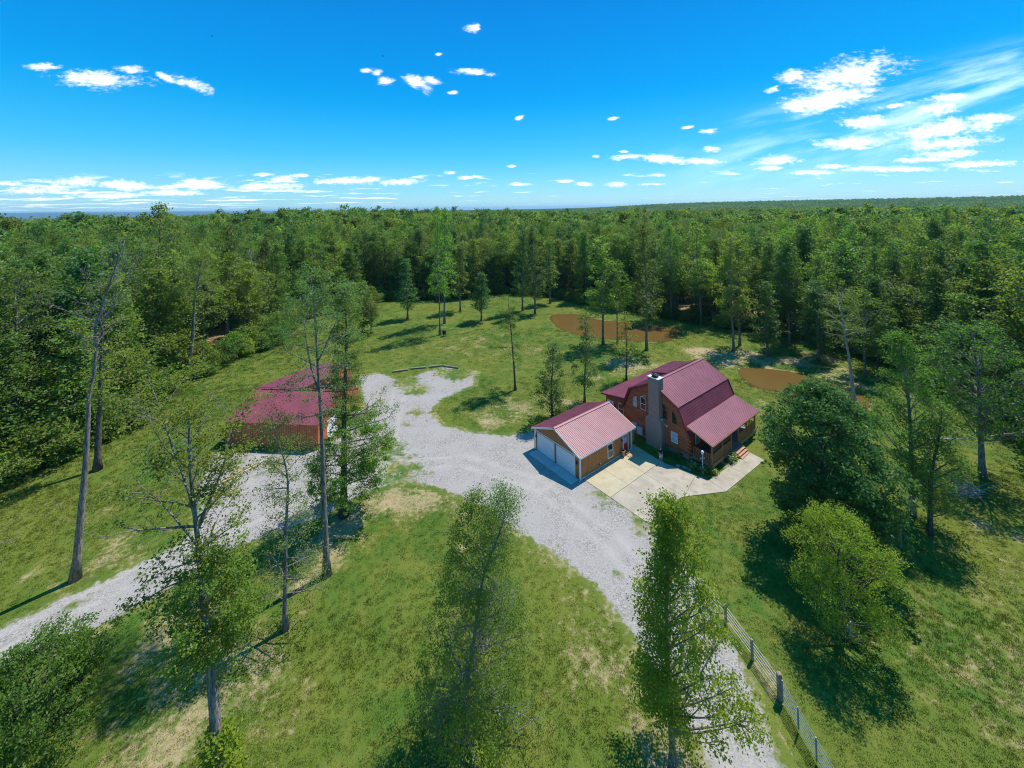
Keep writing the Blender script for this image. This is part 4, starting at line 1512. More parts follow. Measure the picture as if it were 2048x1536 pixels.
class PuffTree:
    """a broadleaf tree: limbs that each end in an uneven mass of leafy twigs"""

    def __init__(self, seed, H, cb, R, npuff=30, pr=(.9, 1.5), shape='round', tr=.2, lean=(0, 0), bias=(0, 0), npt=60, flat=.68, wander=.3, inner=.45, curve=None):
        rng = np.random.default_rng(seed)
        self.rng = rng
        mb = MB()
        N = 12
        zt = H - pr[1] * .7
        zs = np.linspace(0, zt, N)
        ph = rng.uniform(0, 6.3, 2)
        f = zs / H
        tx = lean[0] * f ** 1.2 + wander * (np.sin(f * 6 + ph[0]) - math.sin(ph[0])) * f
        ty = lean[1] * f ** 1.2 + wander * (np.sin(f * 5 + ph[1]) - math.sin(ph[1])) * f
        if curve is not None:
            tx = tx + np.interp(f, [c[0] for c in curve], [c[1] for c in curve])
        trunk = np.stack([tx, ty, zs], 1)
        trad = tr * (1 - .9 * (zs / zt) ** .8) + .015
        trad[0] *= 1.4
        mb.tube(trunk, trad, 9)
        prof = {'round': lambda t: math.sqrt(max(.04, 1 - (2 * t - .86) ** 2 / 1.34)), 'cone': lambda t: 1.02 - .85 * t, 'column': lambda t: .85 + .2 * math.sin(7 * t) - .55 * max(0, t - .6) / .4, 'egg': lambda t: (1 - t) ** .55 * (.55 + .45 * min(1, t / .25)) + .05, 'umbrella': lambda t: .55 + .45 * math.sin(math.pi * min(1, t * 1.15))}[shape]
        A = []
        a0 = rng.uniform(0, 6.3)
        for i in range(npuff):
            t = (i + rng.uniform(.2, .8)) / npuff
            r = rng.uniform(*pr) * (1 - .3 * t)
            zc = cb + r * .5 + (H - r * .75 - cb - r * .5) * t
            az = a0 + i * 2.39996 + rng.normal(0, .3)
            rad_ = max(0, R * prof(t) - r * .75) * (rng.uniform(.75, 1.12) if rng.uniform() > inner * .5 else rng.uniform(.2, .7))
            rad_ *= max(.2, 1 + math.cos(az) * bias[0] + math.sin(az) * bias[1])
            bx = np.interp(min(zc, zt), zs, tx)
            by = np.interp(min(zc, zt), zs, ty)
            c = np.array([bx + rad_ * math.cos(az), by + rad_ * math.sin(az), zc])
            z0 = max(min(cb * .8, zt * .5), zc - rad_ * rng.uniform(.5, 1.1) - .4)
            z0 = min(z0, zt * .97)
            p0 = np.array([np.interp(z0, zs, tx), np.interp(z0, zs, ty), z0])
            mid_ = p0 * .45 + c * .55 + np.array([0, 0, -.12 * rad_]) + rng.normal(0, .12, 3)
            pts = [p0 * (1 - q) ** 2 + mid_ * 2 * q * (1 - q) + c * q * q for q in np.linspace(0, 1, 6)]
            L = np.linalg.norm(c - p0)
            r0 = min(float(np.interp(z0, zs, trad)) * .55, .016 + .0125 * L)
            mb.tube(pts, r0 * (1 - .75 * np.linspace(0, 1, 6)), 5, cap=False)
            # uneven outline of the mass
            k = max(6, int(npt * (r / pr[1]) ** 2))
            d = rng.normal(0, 1, (k, 3))
            d[:, 2] += .35
            d /= np.linalg.norm(d, axis=1)[:, None]
            wv = rng.normal(0, 1, (4, 3)) * 2.2
            lump = 1 + .17 * np.sin(d @ wv.T + rng.uniform(0, 6, 4)).sum(1)
            rr = r * lump * rng.uniform(.5, 1.08, k) ** .7
            P = c + d * rr[:, None] * np.array([1.08, 1.08, flat])
            A.append(P)
            for q in range(5):
                e = P[rng.integers(k)]
                mb.tube([c * .8 + p0 * .2, c * .45 + e * .55, e], [r0 * .3, r0 * .2, .006], 3, cap=False)
        self.wood = mb
        self.anchors = np.vstack(A)

    def leaves(self, per, size, sig, mat, name='crown', upb=.45):
        return leaf_mesh(self.rng, self.anchors, per, size, sig, mat, name, upb)


def leaf_mesh(rng, A, per, size, sig, mat, name, upb=.7):
    n = len(A)
    # uneven clumps: some twigs carry many leaves and some few
    cnt = np.maximum(1, rng.poisson(per, n) * (rng.uniform(0, 1, n) > .12)).astype(int)
    idx = np.repeat(np.arange(n), cnt)
    m = len(idx)
    c = A[idx] + rng.normal(0, 1, (m, 3)) * np.array([sig, sig, sig * .62])
    c[:, 2] = np.maximum(c[:, 2], 0.1)
    nr = rng.normal(0, 1, (m, 3))
    nr /= np.linalg.norm(nr, axis=1)[:, None]
    nr[:, 2] = np.abs(nr[:, 2]) * .7 + upb
    nr /= np.linalg.norm(nr, axis=1)[:, None]
    t = rng.normal(0, 1, (m, 3))
    t -= (t * nr).sum(1)[:, None] * nr
    t /= np.linalg.norm(t, axis=1)[:, None]
    b = np.cross(nr, t)
    s = size * rng.uniform(.55, 1.3, m)[:, None]
    V = np.stack([c - t * s * .55, c + b * s * .36 + nr * s * .10, c + t * s * .6 - nr * s * .06, c - b * s * .36 + nr * s * .10], 1).reshape(-1, 3)
    q = np.arange(m * 4).reshape(-1, 4)
    cv = rng.uniform(0, 1, n)[idx] * .6 + rng.uniform(0, 1, m) * .4
    return np_mesh(name, V, q, [mat], var=np.repeat(cv, 4))


def place_tree(name, label, x, y, wood_me, crown_me, rotz=0.0, scale=(1, 1, 1), group=None, cat='tree', extra=()):
    t = thing(name, label, cat, (x, y, float(terrain(x, y)) if math.hypot(x, y) > 200 else 0.0), rotz, group)
    t.scale = scale
    if wood_me is not None:
        link('trunk', wood_me, t)
    if crown_me is not None:
        link('crown', crown_me, t)
    for (nm, me) in extra:
        link(nm, me, t)
    return t


# ------------------------------------------------------------------ single trees of the clearing
def hero(name, label, x, y, seed, H, cb, R, leaf='leaf', bark='bark', per=13, size=.2, sig=.3, extra=(), puff=False, **kw):
    t = (PuffTree if puff else Tree)(seed, H, cb, R, **kw)
    w = t.wood.mesh('trunk', M[bark])
    w.polygons.foreach_set('use_smooth', [True] * len(w.polygons))
    cr = t.leaves(per, size, sig, M[leaf]) if per else None
    return place_tree(name, label, x, y, w, cr, extra=extra)


def clump(seed, H, cb, R, mat, per, size, prof='round', nprim=44, off=(0, 0, 0)):
    t = PuffTree(seed, H, cb, R, nprim, (.6, 1.0), prof, npt=46)
    A = t.anchors + np.array(off)
    return leaf_mesh(t.rng, A, per, size, .13, M[mat], 'crown', .45)


def ivy_mesh(seed, H, R, n, mat, size=.16):
    rng = np.random.default_rng(seed)
    z = rng.uniform(0, 1, n) ** 1.3 * H
    a = rng.uniform(0, 6.283, n)
    rr = R * (1 - .6 * z / H) * np.sqrt(rng.uniform(.15, 1, n))
    A = np.stack([rr * np.cos(a), rr * np.sin(a), z], 1)
    return leaf_mesh(rng, A, 9, size, .16, mat, 'ivy')


hero('bare_tree', 'tall thin tree with a bare twiggy crown beside the gravel lane', -35.7, 33.6, 11, 27.8, 17.5, 3.6, 'leaf_o', 'bark', per=1.4, size=.15, nprim=30, nsec=6, e0=35, e1=70, tr=.28, wander=.25, dead=.75,
     curve=[(0, 0), (.3, .6), (.55, .9), (.62, 1.6), (.72, 1.2), (.85, 2.2), (1, 3.6)], forks=((19.5, .6, 1.1, 8),), droop=-.02)
hero('maple_tree', 'tree with ivy round its foot and bare antler-like top branches', -15.5, 21.8, 12, 19.5, 6.5, 3.7, 'leaf_b', 'bark', per=19, size=.125, sig=.22, prof='waist', nprim=36, nsec=6, e0=5, e1=55, tr=.30, wander=.2, bias=(-.32, .1), lean=(-.8, 0),
     curve=[(0, 0), (.3, -.25), (1, -.6)], dead=.12, forks=((13.5, 2.6, .95, 9.0), (13.0, .9, 1.15, 6.0)), extra=(('ivy', ivy_mesh(3, 3.0, 1.3, 300, M['leaf_y'])), ('crown', clump(51, 12.4, 6.0, 2.5, 'leaf_b', 17, .115, off=(-.35, 0, 0)))))
hero('sapling_tree', 'thin tree of see-through foliage between the ivy-footed tree and the tall forked tree', -16.4, 29.5, 13, 14.9, 1.6, 2.9, 'leaf', 'bark', per=16.2, size=0.098, sig=0.250, prof='column', nprim=42, nsec=5, tr=.17, wander=.45, lean=(-1.2, 0), e0=0, e1=45)
hero('forked_tree', 'tall tree with a bare lower trunk forking high up in front of the barn', -15.4, 33.7, 14, 24.4, 12.5, 3.8, 'leaf_d', 'bark', per=18.0, size=0.116, sig=0.265, prof='oval', nprim=28, nsec=5, tr=.27, wander=.15, lean=(-1.6, 0), forks=((14.6, 2.75, 1.05, 9.0), (17.0, .2, 1.1, 6.0)), e0=-10, e1=55)
hero('twin_crown_tree', 'tree with a dense low clump of leaves next to the forked tree', -16.7, 40.1, 15, 22.6, 2.2, 3.9, 'leaf', 'bark_dark', per=35.7, size=0.127, sig=0.281, prof='foot', nprim=60, nsec=5, tr=.36, wander=.2, e0=-5, e1=45, bias=(.1, -.05), extra=(('crown', clump(52, 10.2, 1.6, 3.8, 'leaf_b', 22, .13, nprim=52, off=(.5, 0, 0))),))
hero('birch_tree', 'feathery tree of fine leaves standing in the middle of the lawn island', -3.0, 23.6, 16, 14.0, .9, 4.0, 'leaf', 'bark', per=18.3, size=0.072, sig=0.257, prof='cone', nprim=66, nsec=7, tr=.14, wander=.55, lean=(1.7, .3), e0=0, e1=60, dead=.12, ds=.5, extra=(('crown', clump(53, 13.3, .6, 3.9, 'leaf_b', 18, .085, 'egg', 96, (.7, .1, 0))),))
hero('young_tree', 'small bright green young tree at the foot of the feathery tree', -2.5, 21.2, 17, 4.2, .4, 2.3, 'leaf_y', 'bark', per=7, size=.10, sig=.14, puff=True, npuff=30, pr=(.35, .6), shape='umbrella', tr=.06, npt=46)
hero('poplar_tree', 'bright green tree leaning its leafy branches over the gravel drive by the gate', 8.0, 22.1, 18, 14.0, 2.4, 2.75, 'leaf_y', 'bark', per=12, size=.115, sig=.16, puff=True, npuff=92, pr=(.55, 1.0), shape='column', tr=.18, bias=(.62, .1), lean=(.3, 0), npt=75, inner=.9)
hero('willow_tree', 'rounded yellow-green tree on the lawn beside the metal fence', 22.2, 28.4, 19, 8.7, 1.3, 3.35, 'leaf_y', 'bark_dark', per=13, size=.10, sig=.16, puff=True, npuff=56, pr=(.55, 1.3), shape='round', tr=.16, bias=(.12, -.1), npt=95)
hero('oak_tree', 'broad dark green tree on the lawn in front of the porch', 27.1, 36.2, 20, 13.9, 1.0, 4.8, 'leaf_d', 'bark_dark', per=16, size=.19, sig=.22, puff=True, npuff=88, pr=(.95, 1.7), shape='round', tr=.28, npt=115)
hero('maple_tree', 'tall open tree with upswept branches right of the broad dark tree', 37.5, 39.2, 21, 17.4, 2.6, 4.3, 'leaf_b', 'bark', per=11, size=.15, sig=.2, puff=True, npuff=60, pr=(.7, 1.25), shape='egg', tr=.24, npt=70)
hero('cherry_tree', 'narrow dark tree just right of the tall open tree with upswept branches', 36.9, 37.0, 22, 11.8, 1.8, 2.4, 'leaf', 'bark_dark', per=8, size=.15, sig=.18, puff=True, npuff=30, pr=(.6, 1.05), shape='round', tr=.2, lean=(1.2, 0), npt=60)
hero('ash_tree', 'leafy tree with a pale trunk at the edge of the shade by the brush pile', 50.1, 44.3, 23, 16.9, 4.8, 5.4, 'leaf', 'bark', per=8, size=.2, sig=.25, puff=True, npuff=48, pr=(.9, 1.7), shape='round', tr=.30, npt=80)
hero('dying_tree', 'half-dead tree with a long bare trunk beside the small brown pond', 50.7, 61.3, 24, 16.5, 8.5, 4.2, 'leaf_o', 'bark_dead', per=14.6, size=0.150, sig=0.351, prof='oval', nprim=22, nsec=5, tr=.27, wander=.2, dead=.5, lean=(-1.2, 0), bias=(-.3, 0))
hero('layered_tree', 'slender tree with layered side branches standing alone behind the gravel yard', .1, 66.6, 25, 15.3, 4.8, 3.0, 'leaf_o', 'bark_dark', per=29.3, size=0.138, sig=0.281, prof='column', nprim=20, nsec=5, tr=.18, wander=.12, e0=-6, e1=20, lean=(-.8, 0), bias=(-.3, 0))
hero('crabapple_tree', 'bushy dark tree right behind the garage roof', 5.2, 57.2, 26, 11.0, 1.0, 3.0, 'leaf_d', 'bark_dark', per=7, size=.2, sig=.2, puff=True, npuff=32, pr=(.6, 1.1), shape='egg', tr=.17, npt=50)
hero('slim_tree', 'slim upright tree between the bushy dark tree and the log house', 10.6, 62.1, 27, 13.5, 2.2, 2.2, 'leaf_d', 'bark', per=7, size=.2, sig=.2, puff=True, npuff=34, pr=(.5, .9), shape='column', tr=.16, npt=40)
hero('slim_tree', 'slim sparse tree behind the house annex roof', 19.1, 69.8, 28, 12.0, 2.8, 2.4, 'leaf_b', 'bark_dark', per=6, size=.2, sig=.22, puff=True, npuff=22, pr=(.45, .85), shape='column', tr=.15, npt=36)
hero('broadleaf_bush', 'bushy green tree filling the bottom left corner of the picture', -27.0, 23.5, 35, 5.8, .2, 3.6, 'leaf_b', 'bark_dark', per=14, size=.115, sig=.15, puff=True, npuff=60, pr=(.7, 1.2), shape='round', tr=.12, npt=90)
hero('overhanging_tree', 'tree with pale yellow-green branches reaching in at the left edge', -38.0, 26.0, 36, 13.0, 4.5, 5.2, 'leaf_y', 'bark', per=11.7, size=0.098, sig=0.265, prof='oval', nprim=34, nsec=6, tr=.2, e0=-8, e1=40, dead=.2)
hero('pole_tree', 'tall dark-trunked tree behind the lane with thin drooping twigs', -48.2, 47.5, 37, 21.8, 7, 3.2, 'leaf_o', 'bark_dark', per=16.2, size=0.138, sig=0.312, prof='top', nprim=30, nsec=5, tr=.33, wander=.2, dead=.35, droop=.12)
hero('oak_tree', 'large tree with a straight grey trunk on the left forest edge', -65.3, 53.7, 38, 22.5, 7, 5.8, 'leaf_d', 'bark', per=8, size=.28, sig=.3, puff=True, npuff=50, pr=(1.0, 1.9), shape='round', tr=.42, npt=60)
hero('snag_tree', 'tall leafless curved trunk standing at the forest edge left of the barn', -58.2, 72.8, 39, 22.5, 13.5, 4.0, 'leaf', 'bark', per=19.6, size=0.196, sig=0.390, prof='dome', nprim=26, nsec=5, tr=.42, wander=.45, dead=.25, curve=[(0, 0), (.35, 1.0), (.7, 1.6), (1, 2.4)])
hero('snag_tree', 'thin dead tree with pale bare twigs at the back of the left meadow', -66.5, 102.0, 40, 20.5, 14, 3.2, 'leaf', 'bark_dead', per=0.0, nprim=22, nsec=4, tr=.3, wander=.4, e0=30, e1=60)


# ------------------------------------------------------------------ tree kinds shared by many trees
def pkind(seed, H, cb, R, leaf, bark, per, size, sig, **kw):
    t = PuffTree(seed, H, cb, R, **kw)
    w = t.wood.mesh('trunk', M[bark])
    w.polygons.foreach_set('use_smooth', [True] * len(w.polygons))
    return (w, t.leaves(per, size, sig, M[leaf]), H, R)


K_COL = [pkind(101, 24, 5.5, 3.2, 'leaf', 'bark', 8, .34, .32, npuff=40, pr=(.8, 1.4), shape='column', tr=.24, npt=26),
         pkind(102, 24, 3.5, 3.3, 'leaf_d', 'bark', 8, .34, .32, npuff=44, pr=(.8, 1.4), shape='egg', tr=.24, npt=26),
         pkind(103, 24, 7.0, 3.4, 'leaf_b', 'bark', 8, .34, .32, npuff=36, pr=(.7, 1.4), shape='column', tr=.22, npt=26)]
K_BROAD = [pkind(111, 22, 6.0, 5.0, 'leaf', 'bark', 8, .38, .38, npuff=44, pr=(1.1, 1.9), shape='round', tr=.26, npt=34),
           pkind(112, 22, 4.5, 4.8, 'leaf_d', 'bark_dark', 8, .38, .38, npuff=46, pr=(1.0, 1.8), shape='egg', tr=.26, npt=34),
           pkind(113, 22, 8.0, 5.2, 'leaf_b', 'bark', 8, .38, .38, npuff=38, pr=(1.1, 2.0), shape='umbrella', tr=.26, npt=34),
           pkind(114, 22, 6.5, 4.6, 'leaf_o', 'bark', 8, .36, .36, npuff=42, pr=(.9, 1.7), shape='round', tr=.24, npt=32),
           pkind(115, 22, 1.5, 4.4, 'leaf', 'bark_dark', 8, .38, .38, npuff=52, pr=(1.0, 1.8), shape='egg', tr=.22, npt=32),
           pkind(116, 22, 9.0, 5.4, 'leaf_o', 'bark', 6, .36, .42, npuff=30, pr=(1.0, 1.9), shape='umbrella', tr=.28, npt=32)]
K_BUSH = [pkind(121, 4, .1, 2.3, 'leaf_b', 'bark_dark', 8, .24, .22, npuff=22, pr=(.6, 1.0), shape='round', tr=.07, npt=34),
          pkind(122, 4, .1, 2.5, 'leaf', 'bark_dark', 8, .24, .22, npuff=22, pr=(.6, 1.05), shape='round', tr=.07, npt=34)]

prng = random.Random(77)


def mid(name, label, x, y, H, R, kd, group=None):
    w, c, kh, kr = kd
    return place_tree(name, label, x, y, w, c, prng.uniform(0, 6.28), (R / kr, R / kr, H / kh), group)


mid('poplar_tree', 'very tall narrow tree with a bare foot alone on the back meadow', -17.4, 95.8, 30.5, 3.0, K_COL[2])
mid('poplar_tree', 'tall narrow tree close behind the tallest tree of the back meadow', -17.9, 105.2, 30.2, 3.4, K_COL[0])
mid('round_tree', 'small leafy tree left end of the back meadow, left of a twin', -36.4, 98.5, 12.6, 3.8, K_BROAD[4])
mid('round_tree', 'small leafy tree left end of the back meadow, right of a twin', -34.2, 97.7, 11.4, 3.2, K_BROAD[3])
mid('round_tree', 'medium tree with foliage to the ground between the twin trees and the tallest poplar', -28.7, 110.1, 16.5, 3.2, K_COL[1])
mid('round_tree', 'small round dark tree right of the two tall narrow trees', -8.5, 107.2, 12.8, 3.6, K_BROAD[1])
mid('poplar_tree', 'bushy upright tree behind the small round dark tree', -15.4, 117.6, 19.5, 3.2, K_COL[0])
mid('dark_column_tree', 'dark narrow tree at the middle of the meadow back edge, left of a pair', 2.6, 117.0, 25.0, 3.4, K_COL[1])
mid('dark_column_tree', 'dark narrow tree at the middle of the meadow back edge, right of a pair', 6.0, 113.6, 25.6, 3.6, K_COL[1])
mid('poplar_tree', 'slim tree standing just left of the large brown pond', 11.4, 126.0, 20, 3.2, K_COL[0])
mid('yellow_tree', 'bright yellow-green tree at the near shore of the large pond', 19.1, 87.5, 23.5, 4.0, K_COL[2])
mid('yellow_tree', 'shorter bright green tree right beside the yellow-green tree by the pond', 22.6, 89.0, 18.5, 3.6, K_BROAD[2])
mid('poplar_tree', 'tall thin tree with a long straight trunk right of the large pond', 27.3, 84.1, 26.5, 3.6, K_COL[0])
EDGE_LABELS = ['tall light green tree on the sandy bank straight behind the log house roof', 'tall slim tree just right behind the light green tree over the house roof', 'medium dark tree at the far shore of the small pond',
               'left one of two tall trees standing close together behind the small pond', 'right one of two tall trees standing close together behind the small pond', 'medium tree with low foliage on the bank right of the small pond\'s middle', 'olive tree behind the medium low-foliaged tree on the small pond bank',
               'tall tree at the right end of the large pond, in front of the woods', 'tall narrow tree between the two ponds at the edge of the woods', 'narrow tree at the back shore of the large pond, nearest the meadow', 'egg-shaped dark tree at the right bank, behind the half-dead tree', 'short olive tree farthest right on the pond bank', 'broad tree just behind the half-dead tree by the small pond']
for i, (x, y, H, R, k) in enumerate([(44.6, 82.9, 24.5, 3.6, K_COL[2]), (47.6, 86.0, 23.3, 3.0, K_COL[0]), (49.6, 79.9, 14.8, 3.2, K_COL[1]), (57.7, 85.4, 22.1, 3.8, K_BROAD[0]), (59.3, 87.5, 23.1, 4.0, K_BROAD[1]), (57.4, 77.1, 15.4, 3.6, K_COL[1]),
                                     (61.5, 81.5, 20.4, 4.2, K_BROAD[3]), (41.3, 106.5, 24.6, 3.6, K_BROAD[0]), (46.5, 101.1, 26.0, 3.6, K_COL[2]), (36.5, 106.6, 22.2, 3.4, K_COL[1]), (65, 73, 17, 4.0, K_BROAD[1]), (66.5, 63, 12, 3.8, K_BROAD[3]), (60, 70.0, 15, 4.0, K_BROAD[0])]):
    mid('edge_tree', EDGE_LABELS[i], x, y, H, R, k, 'trees on the pond bank')
mid('giant_tree', 'tallest tree of the left woods, rising above the horizon', -77.2, 88.5, 32.0, 5.8, K_BROAD[0])
mid('bright_tree', 'bright yellow-green tree high on the right edge of the picture', 83.4, 68.9, 20.5, 6.0, K_BROAD[2])

# ------------------------------------------------------------------ the woods
HERO_XY = np.array([tuple(o.location[:2]) for o in COL.objects if o.parent is None and o.get('category') == 'tree'])


def forest_points():
    rng = np.random.default_rng(9)
    pts = []
    sp = 5.3
    for iy in range(int(470 / (sp * .866)) + 1):
        y = 8 + iy * sp * .866
        half = 1.42 * y + 30
        for ix in range(int(2 * half / sp)):
            x = -half + (ix + (.5 if iy % 2 else 0)) * sp
            pts.append((x + rng.uniform(-1.9, 1.9), y + rng.uniform(-1.9, 1.9)))
    P = np.array(pts)
    s = sdf_poly(P, CLEAR)
    P, s = P[s < -1.2], s[s < -1.2]
    ok = np.ones(len(P), bool)
    for h in HERO_XY:
        ok &= np.hypot(P[:, 0] - h[0], P[:, 1] - h[1]) > 2.6
    P, s = P[ok], s[ok]
    ok = P[:, 1] > 24
    return P[ok], s[ok], rng


FP, FS, frng = forest_points()
fd = np.hypot(FP[:, 0], FP[:, 1])
# camera-side visibility: inside the view angle
inview = np.abs(FP[:, 0]) < 1.33 * FP[:, 1] + 4
score = np.where(inview, fd + 1.2 * np.minimum(-FS, 60), 1e6)
order = np.argsort(score)
near_ids = order[:300]
far_ids = order[300:]

for n, i in enumerate(near_ids):
    x, y = FP[i]
    depth = -FS[i]
    r = prng.random()
    kd = prng.choice(K_BROAD + K_COL[:2]) if y < 110 else prng.choice(K_COL + K_BROAD)
    if depth < 6 and prng.random() < .4:
        kd = K_BROAD[4]
    H = prng.gauss(21.5, 2.2)
    if depth < 5:
        H *= prng.uniform(.6, 1.0)
    R = kd[3] * prng.uniform(.8, 1.15)
    side = 'left' if x < -40 else ('right' if x > 40 else 'back')
    lab = {'left': 'leafy tree in the dense woods left of the barn meadow', 'right': 'leafy tree in the dense woods beyond the ponds and the right lawn', 'back': 'leafy tree in the woods closing the back meadow'}[side]
    grp = {'left': 'trees of the left woods', 'right': 'trees of the right woods', 'back': 'trees of the back woods'}[side]
    mid('forest_tree', lab, float(x), float(y), H, R, kd, grp)


# ------------------------------------------------------------------ scattered stuff by geometry nodes
def join_proto(name, metas):
    """one unlinked object whose mesh joins the given meshes, for scattering only"""
    vs, fs, mats, mi, var = [], [], [], [], []
    off = 0
    for me in metas:
        n = len(me.vertices)
        co = np.empty(n * 3, np.float32)
        me.vertices.foreach_get('co', co)
        vs.append(co.reshape(-1, 3))
        for p in me.polygons:
            fs.append(tuple(v + off for v in p.vertices))
            mi.append(len(mats))
        mats.append(me.materials[0])
        off += n
        if 'var' in me.attributes:
            a = np.empty(n, np.float32)
            me.attributes['var'].data.foreach_get('value', a)
        else:
            a = np.full(n, .5, np.float32)
        var.append(a)
    me = bpy.data.meshes.new(name)
    me.from_pydata(np.vstack(vs).tolist(), [], fs)
    for m in mats:
        me.materials.append(m)
    me.polygons.foreach_set('material_index', mi)
    at = me.attributes.new('var', 'FLOAT', 'POINT')
    at.data.foreach_set('value', np.concatenate(var))
    return bpy.data.objects.new(name, me)


def scatter(name, P, scl, rot, pick, protos, label, attrs=None):
    me = bpy.data.meshes.new(name)
    me.vertices.add(len(P))
    me.vertices.foreach_set('co', np.ascontiguousarray(P, dtype=np.float32).ravel())
    me.update()
    for nm, ty, a in [('scl', 'FLOAT_VECTOR', scl), ('rot', 'FLOAT', rot), ('pick', 'INT', pick)] + [(k, 'FLOAT', v) for k, v in (attrs or {}).items()]:
        at = me.attributes.new(nm, ty, 'POINT')
        if ty == 'FLOAT_VECTOR':
            at.data.foreach_set('vector', np.ascontiguousarray(a, dtype=np.float32).ravel())
        else:
            at.data.foreach_set('value', np.ascontiguousarray(a, dtype=np.int32 if ty == 'INT' else np.float32))
    o = link(name, me)
    struct(o, 'stuff', label)
    g = bpy.data.node_groups.new(name, 'GeometryNodeTree')
    g.interface.new_socket('Geometry', in_out='INPUT', socket_type='NodeSocketGeometry')
    g.interface.new_socket('Geometry', in_out='OUTPUT', socket_type='NodeSocketGeometry')
    gi, go = g.nodes.new('NodeGroupInput'), g.nodes.new('NodeGroupOutput')
    ip = g.nodes.new('GeometryNodeInstanceOnPoints')
    g.links.new(gi.outputs[0], ip.inputs['Points'])
    g2i = g.nodes.new('GeometryNodeGeometryToInstance')
    for pr in reversed(protos):
        oi = g.nodes.new('GeometryNodeObjectInfo')
        oi.transform_space = 'ORIGINAL'
        oi.inputs['Object'].default_value = pr
        oi.inputs['As Instance'].default_value = False
        g.links.new(oi.outputs['Geometry'], g2i.inputs[0])
    g.links.new(g2i.outputs[0], ip.inputs['Instance'])
    ip.inputs['Pick Instance'].default_value = True

    def na(nm, ty):
        n = g.nodes.new('GeometryNodeInputNamedAttribute')
        n.data_type = ty
        n.inputs[0].default_value = nm
        return n.outputs[0]
    g.links.new(na('pick', 'INT'), ip.inputs['Instance Index'])
    cx = g.nodes.new('ShaderNodeCombineXYZ')
    g.links.new(na('rot', 'FLOAT'), cx.inputs[2])
    g.links.new(cx.outputs[0], ip.inputs['Rotation'])
    g.links.new(na('scl', 'FLOAT_VECTOR'), ip.inputs['Scale'])
    g.links.new(ip.outputs[0], go.inputs[0])
    md = o.modifiers.new('scatter', 'NODES')
    md.node_group = g
    return o


PROTO_FULL = [join_proto('woods_tree', [k[0], k[1]]) for k in (K_BROAD + K_COL)]


def lod_kind(seed, leaf, R=4.6, H=22):
    rng = np.random.default_rng(seed)
    n = 60
    z = rng.uniform(.35, 1, n)
    a = rng.uniform(0, 6.283, n)
    rr = R * np.sqrt(np.clip(1 - ((z - .35) / .66) ** 2.2, .05, 1)) * np.sqrt(rng.uniform(.3, 1, n))
    A = np.stack([rr * np.cos(a), rr * np.sin(a), z * H], 1)
    me = leaf_mesh(rng, A, 15, .95, .75, M[leaf], 'far_crown', .5)
    return bpy.data.objects.new('far_crown', me)


PROTO_LOD = [lod_kind(200 + i, lf) for i, lf in enumerate(('leaf', 'leaf_d', 'leaf_b', 'leaf_o', 'leaf', 'leaf_d'))]

fp, fdd = FP[far_ids], fd[far_ids]
close = (fdd < 190)
for nm, sel, protos, kh, lab in (('woods', close, PROTO_FULL, 22.0, 'dense green woods of broadleaf trees round the clearing'), ('far_woods', ~close, PROTO_LOD, 22.0, 'far continuous canopy of green woods towards the horizon')):
    P2 = fp[sel]
    n = len(P2)
    hs = frng.normal(1.0, .10, n) * (22.0 / kh)
    if nm == 'woods':
        hs *= .98
    ws = frng.uniform(.85, 1.2, n)
    Z = terrain(P2[:, 0], P2[:, 1])
    scatter(nm, np.column_stack([P2, Z]), np.stack([ws, ws, hs], 1), frng.uniform(0, 6.28, n), frng.integers(0, len(protos), n), protos, lab)


# canopy patches from 470 m to the far ridge
def patch_proto(seed, leaf, n, size, half, hh):
    rng = np.random.default_rng(seed)
    cx = rng.uniform(-half, half, (n, 2))
    hgt = rng.normal(0, 2.6, n)
    A = []
    for k in range(n):
        m = 10
        a = rng.uniform(0, 6.283, m)
        r = 4.4 * np.sqrt(rng.uniform(0, 1, m))
        z = hh + hgt[k] - (r / 4.4) ** 2 * 4.5
        A.append(np.stack([cx[k, 0] + r * np.cos(a), cx[k, 1] + r * np.sin(a), z], 1))
    me = leaf_mesh(rng, np.vstack(A), 3.4, size, .8, M[leaf], 'canopy_patch', .3)
    return bpy.data.objects.new('canopy_patch', me)


PATCH = [patch_proto(300 + i, lf, 130, 2.3, 32, 19.5) for i, lf in enumerate(('leaf', 'leaf_d', 'leaf', 'leaf_o'))]
pp = []
prn = np.random.default_rng(31)
y = 455.0
while y < 6000:
    step = 50.0 if y < 1500 else 58.0
    half = 1.42 * y + 60
    xs = np.arange(-half, half, step) + prn.uniform(-12, 12)
    for x in xs:
        pp.append((x, y + prn.uniform(-12, 12)))
    y += step
    if y > 2400:
        y += step * (y - 2400) / 900
PP = np.array(pp)
# a few open fields far out
PP = PP[~((np.abs(PP[:, 0] - 150) < 60) & (np.abs(PP[:, 1] - 1050) < 60))]
n = len(PP)
sc_ = prn.uniform(.9, 1.15, n)
scatter('distant_forest', np.column_stack([PP, terrain(PP[:, 0], PP[:, 1])]), np.stack([sc_, sc_, np.full(n, 1.0)], 1), prn.uniform(0, 6.28, n), prn.integers(0, 4, n), PATCH, 'distant unbroken forest canopy reaching the far low ridge')


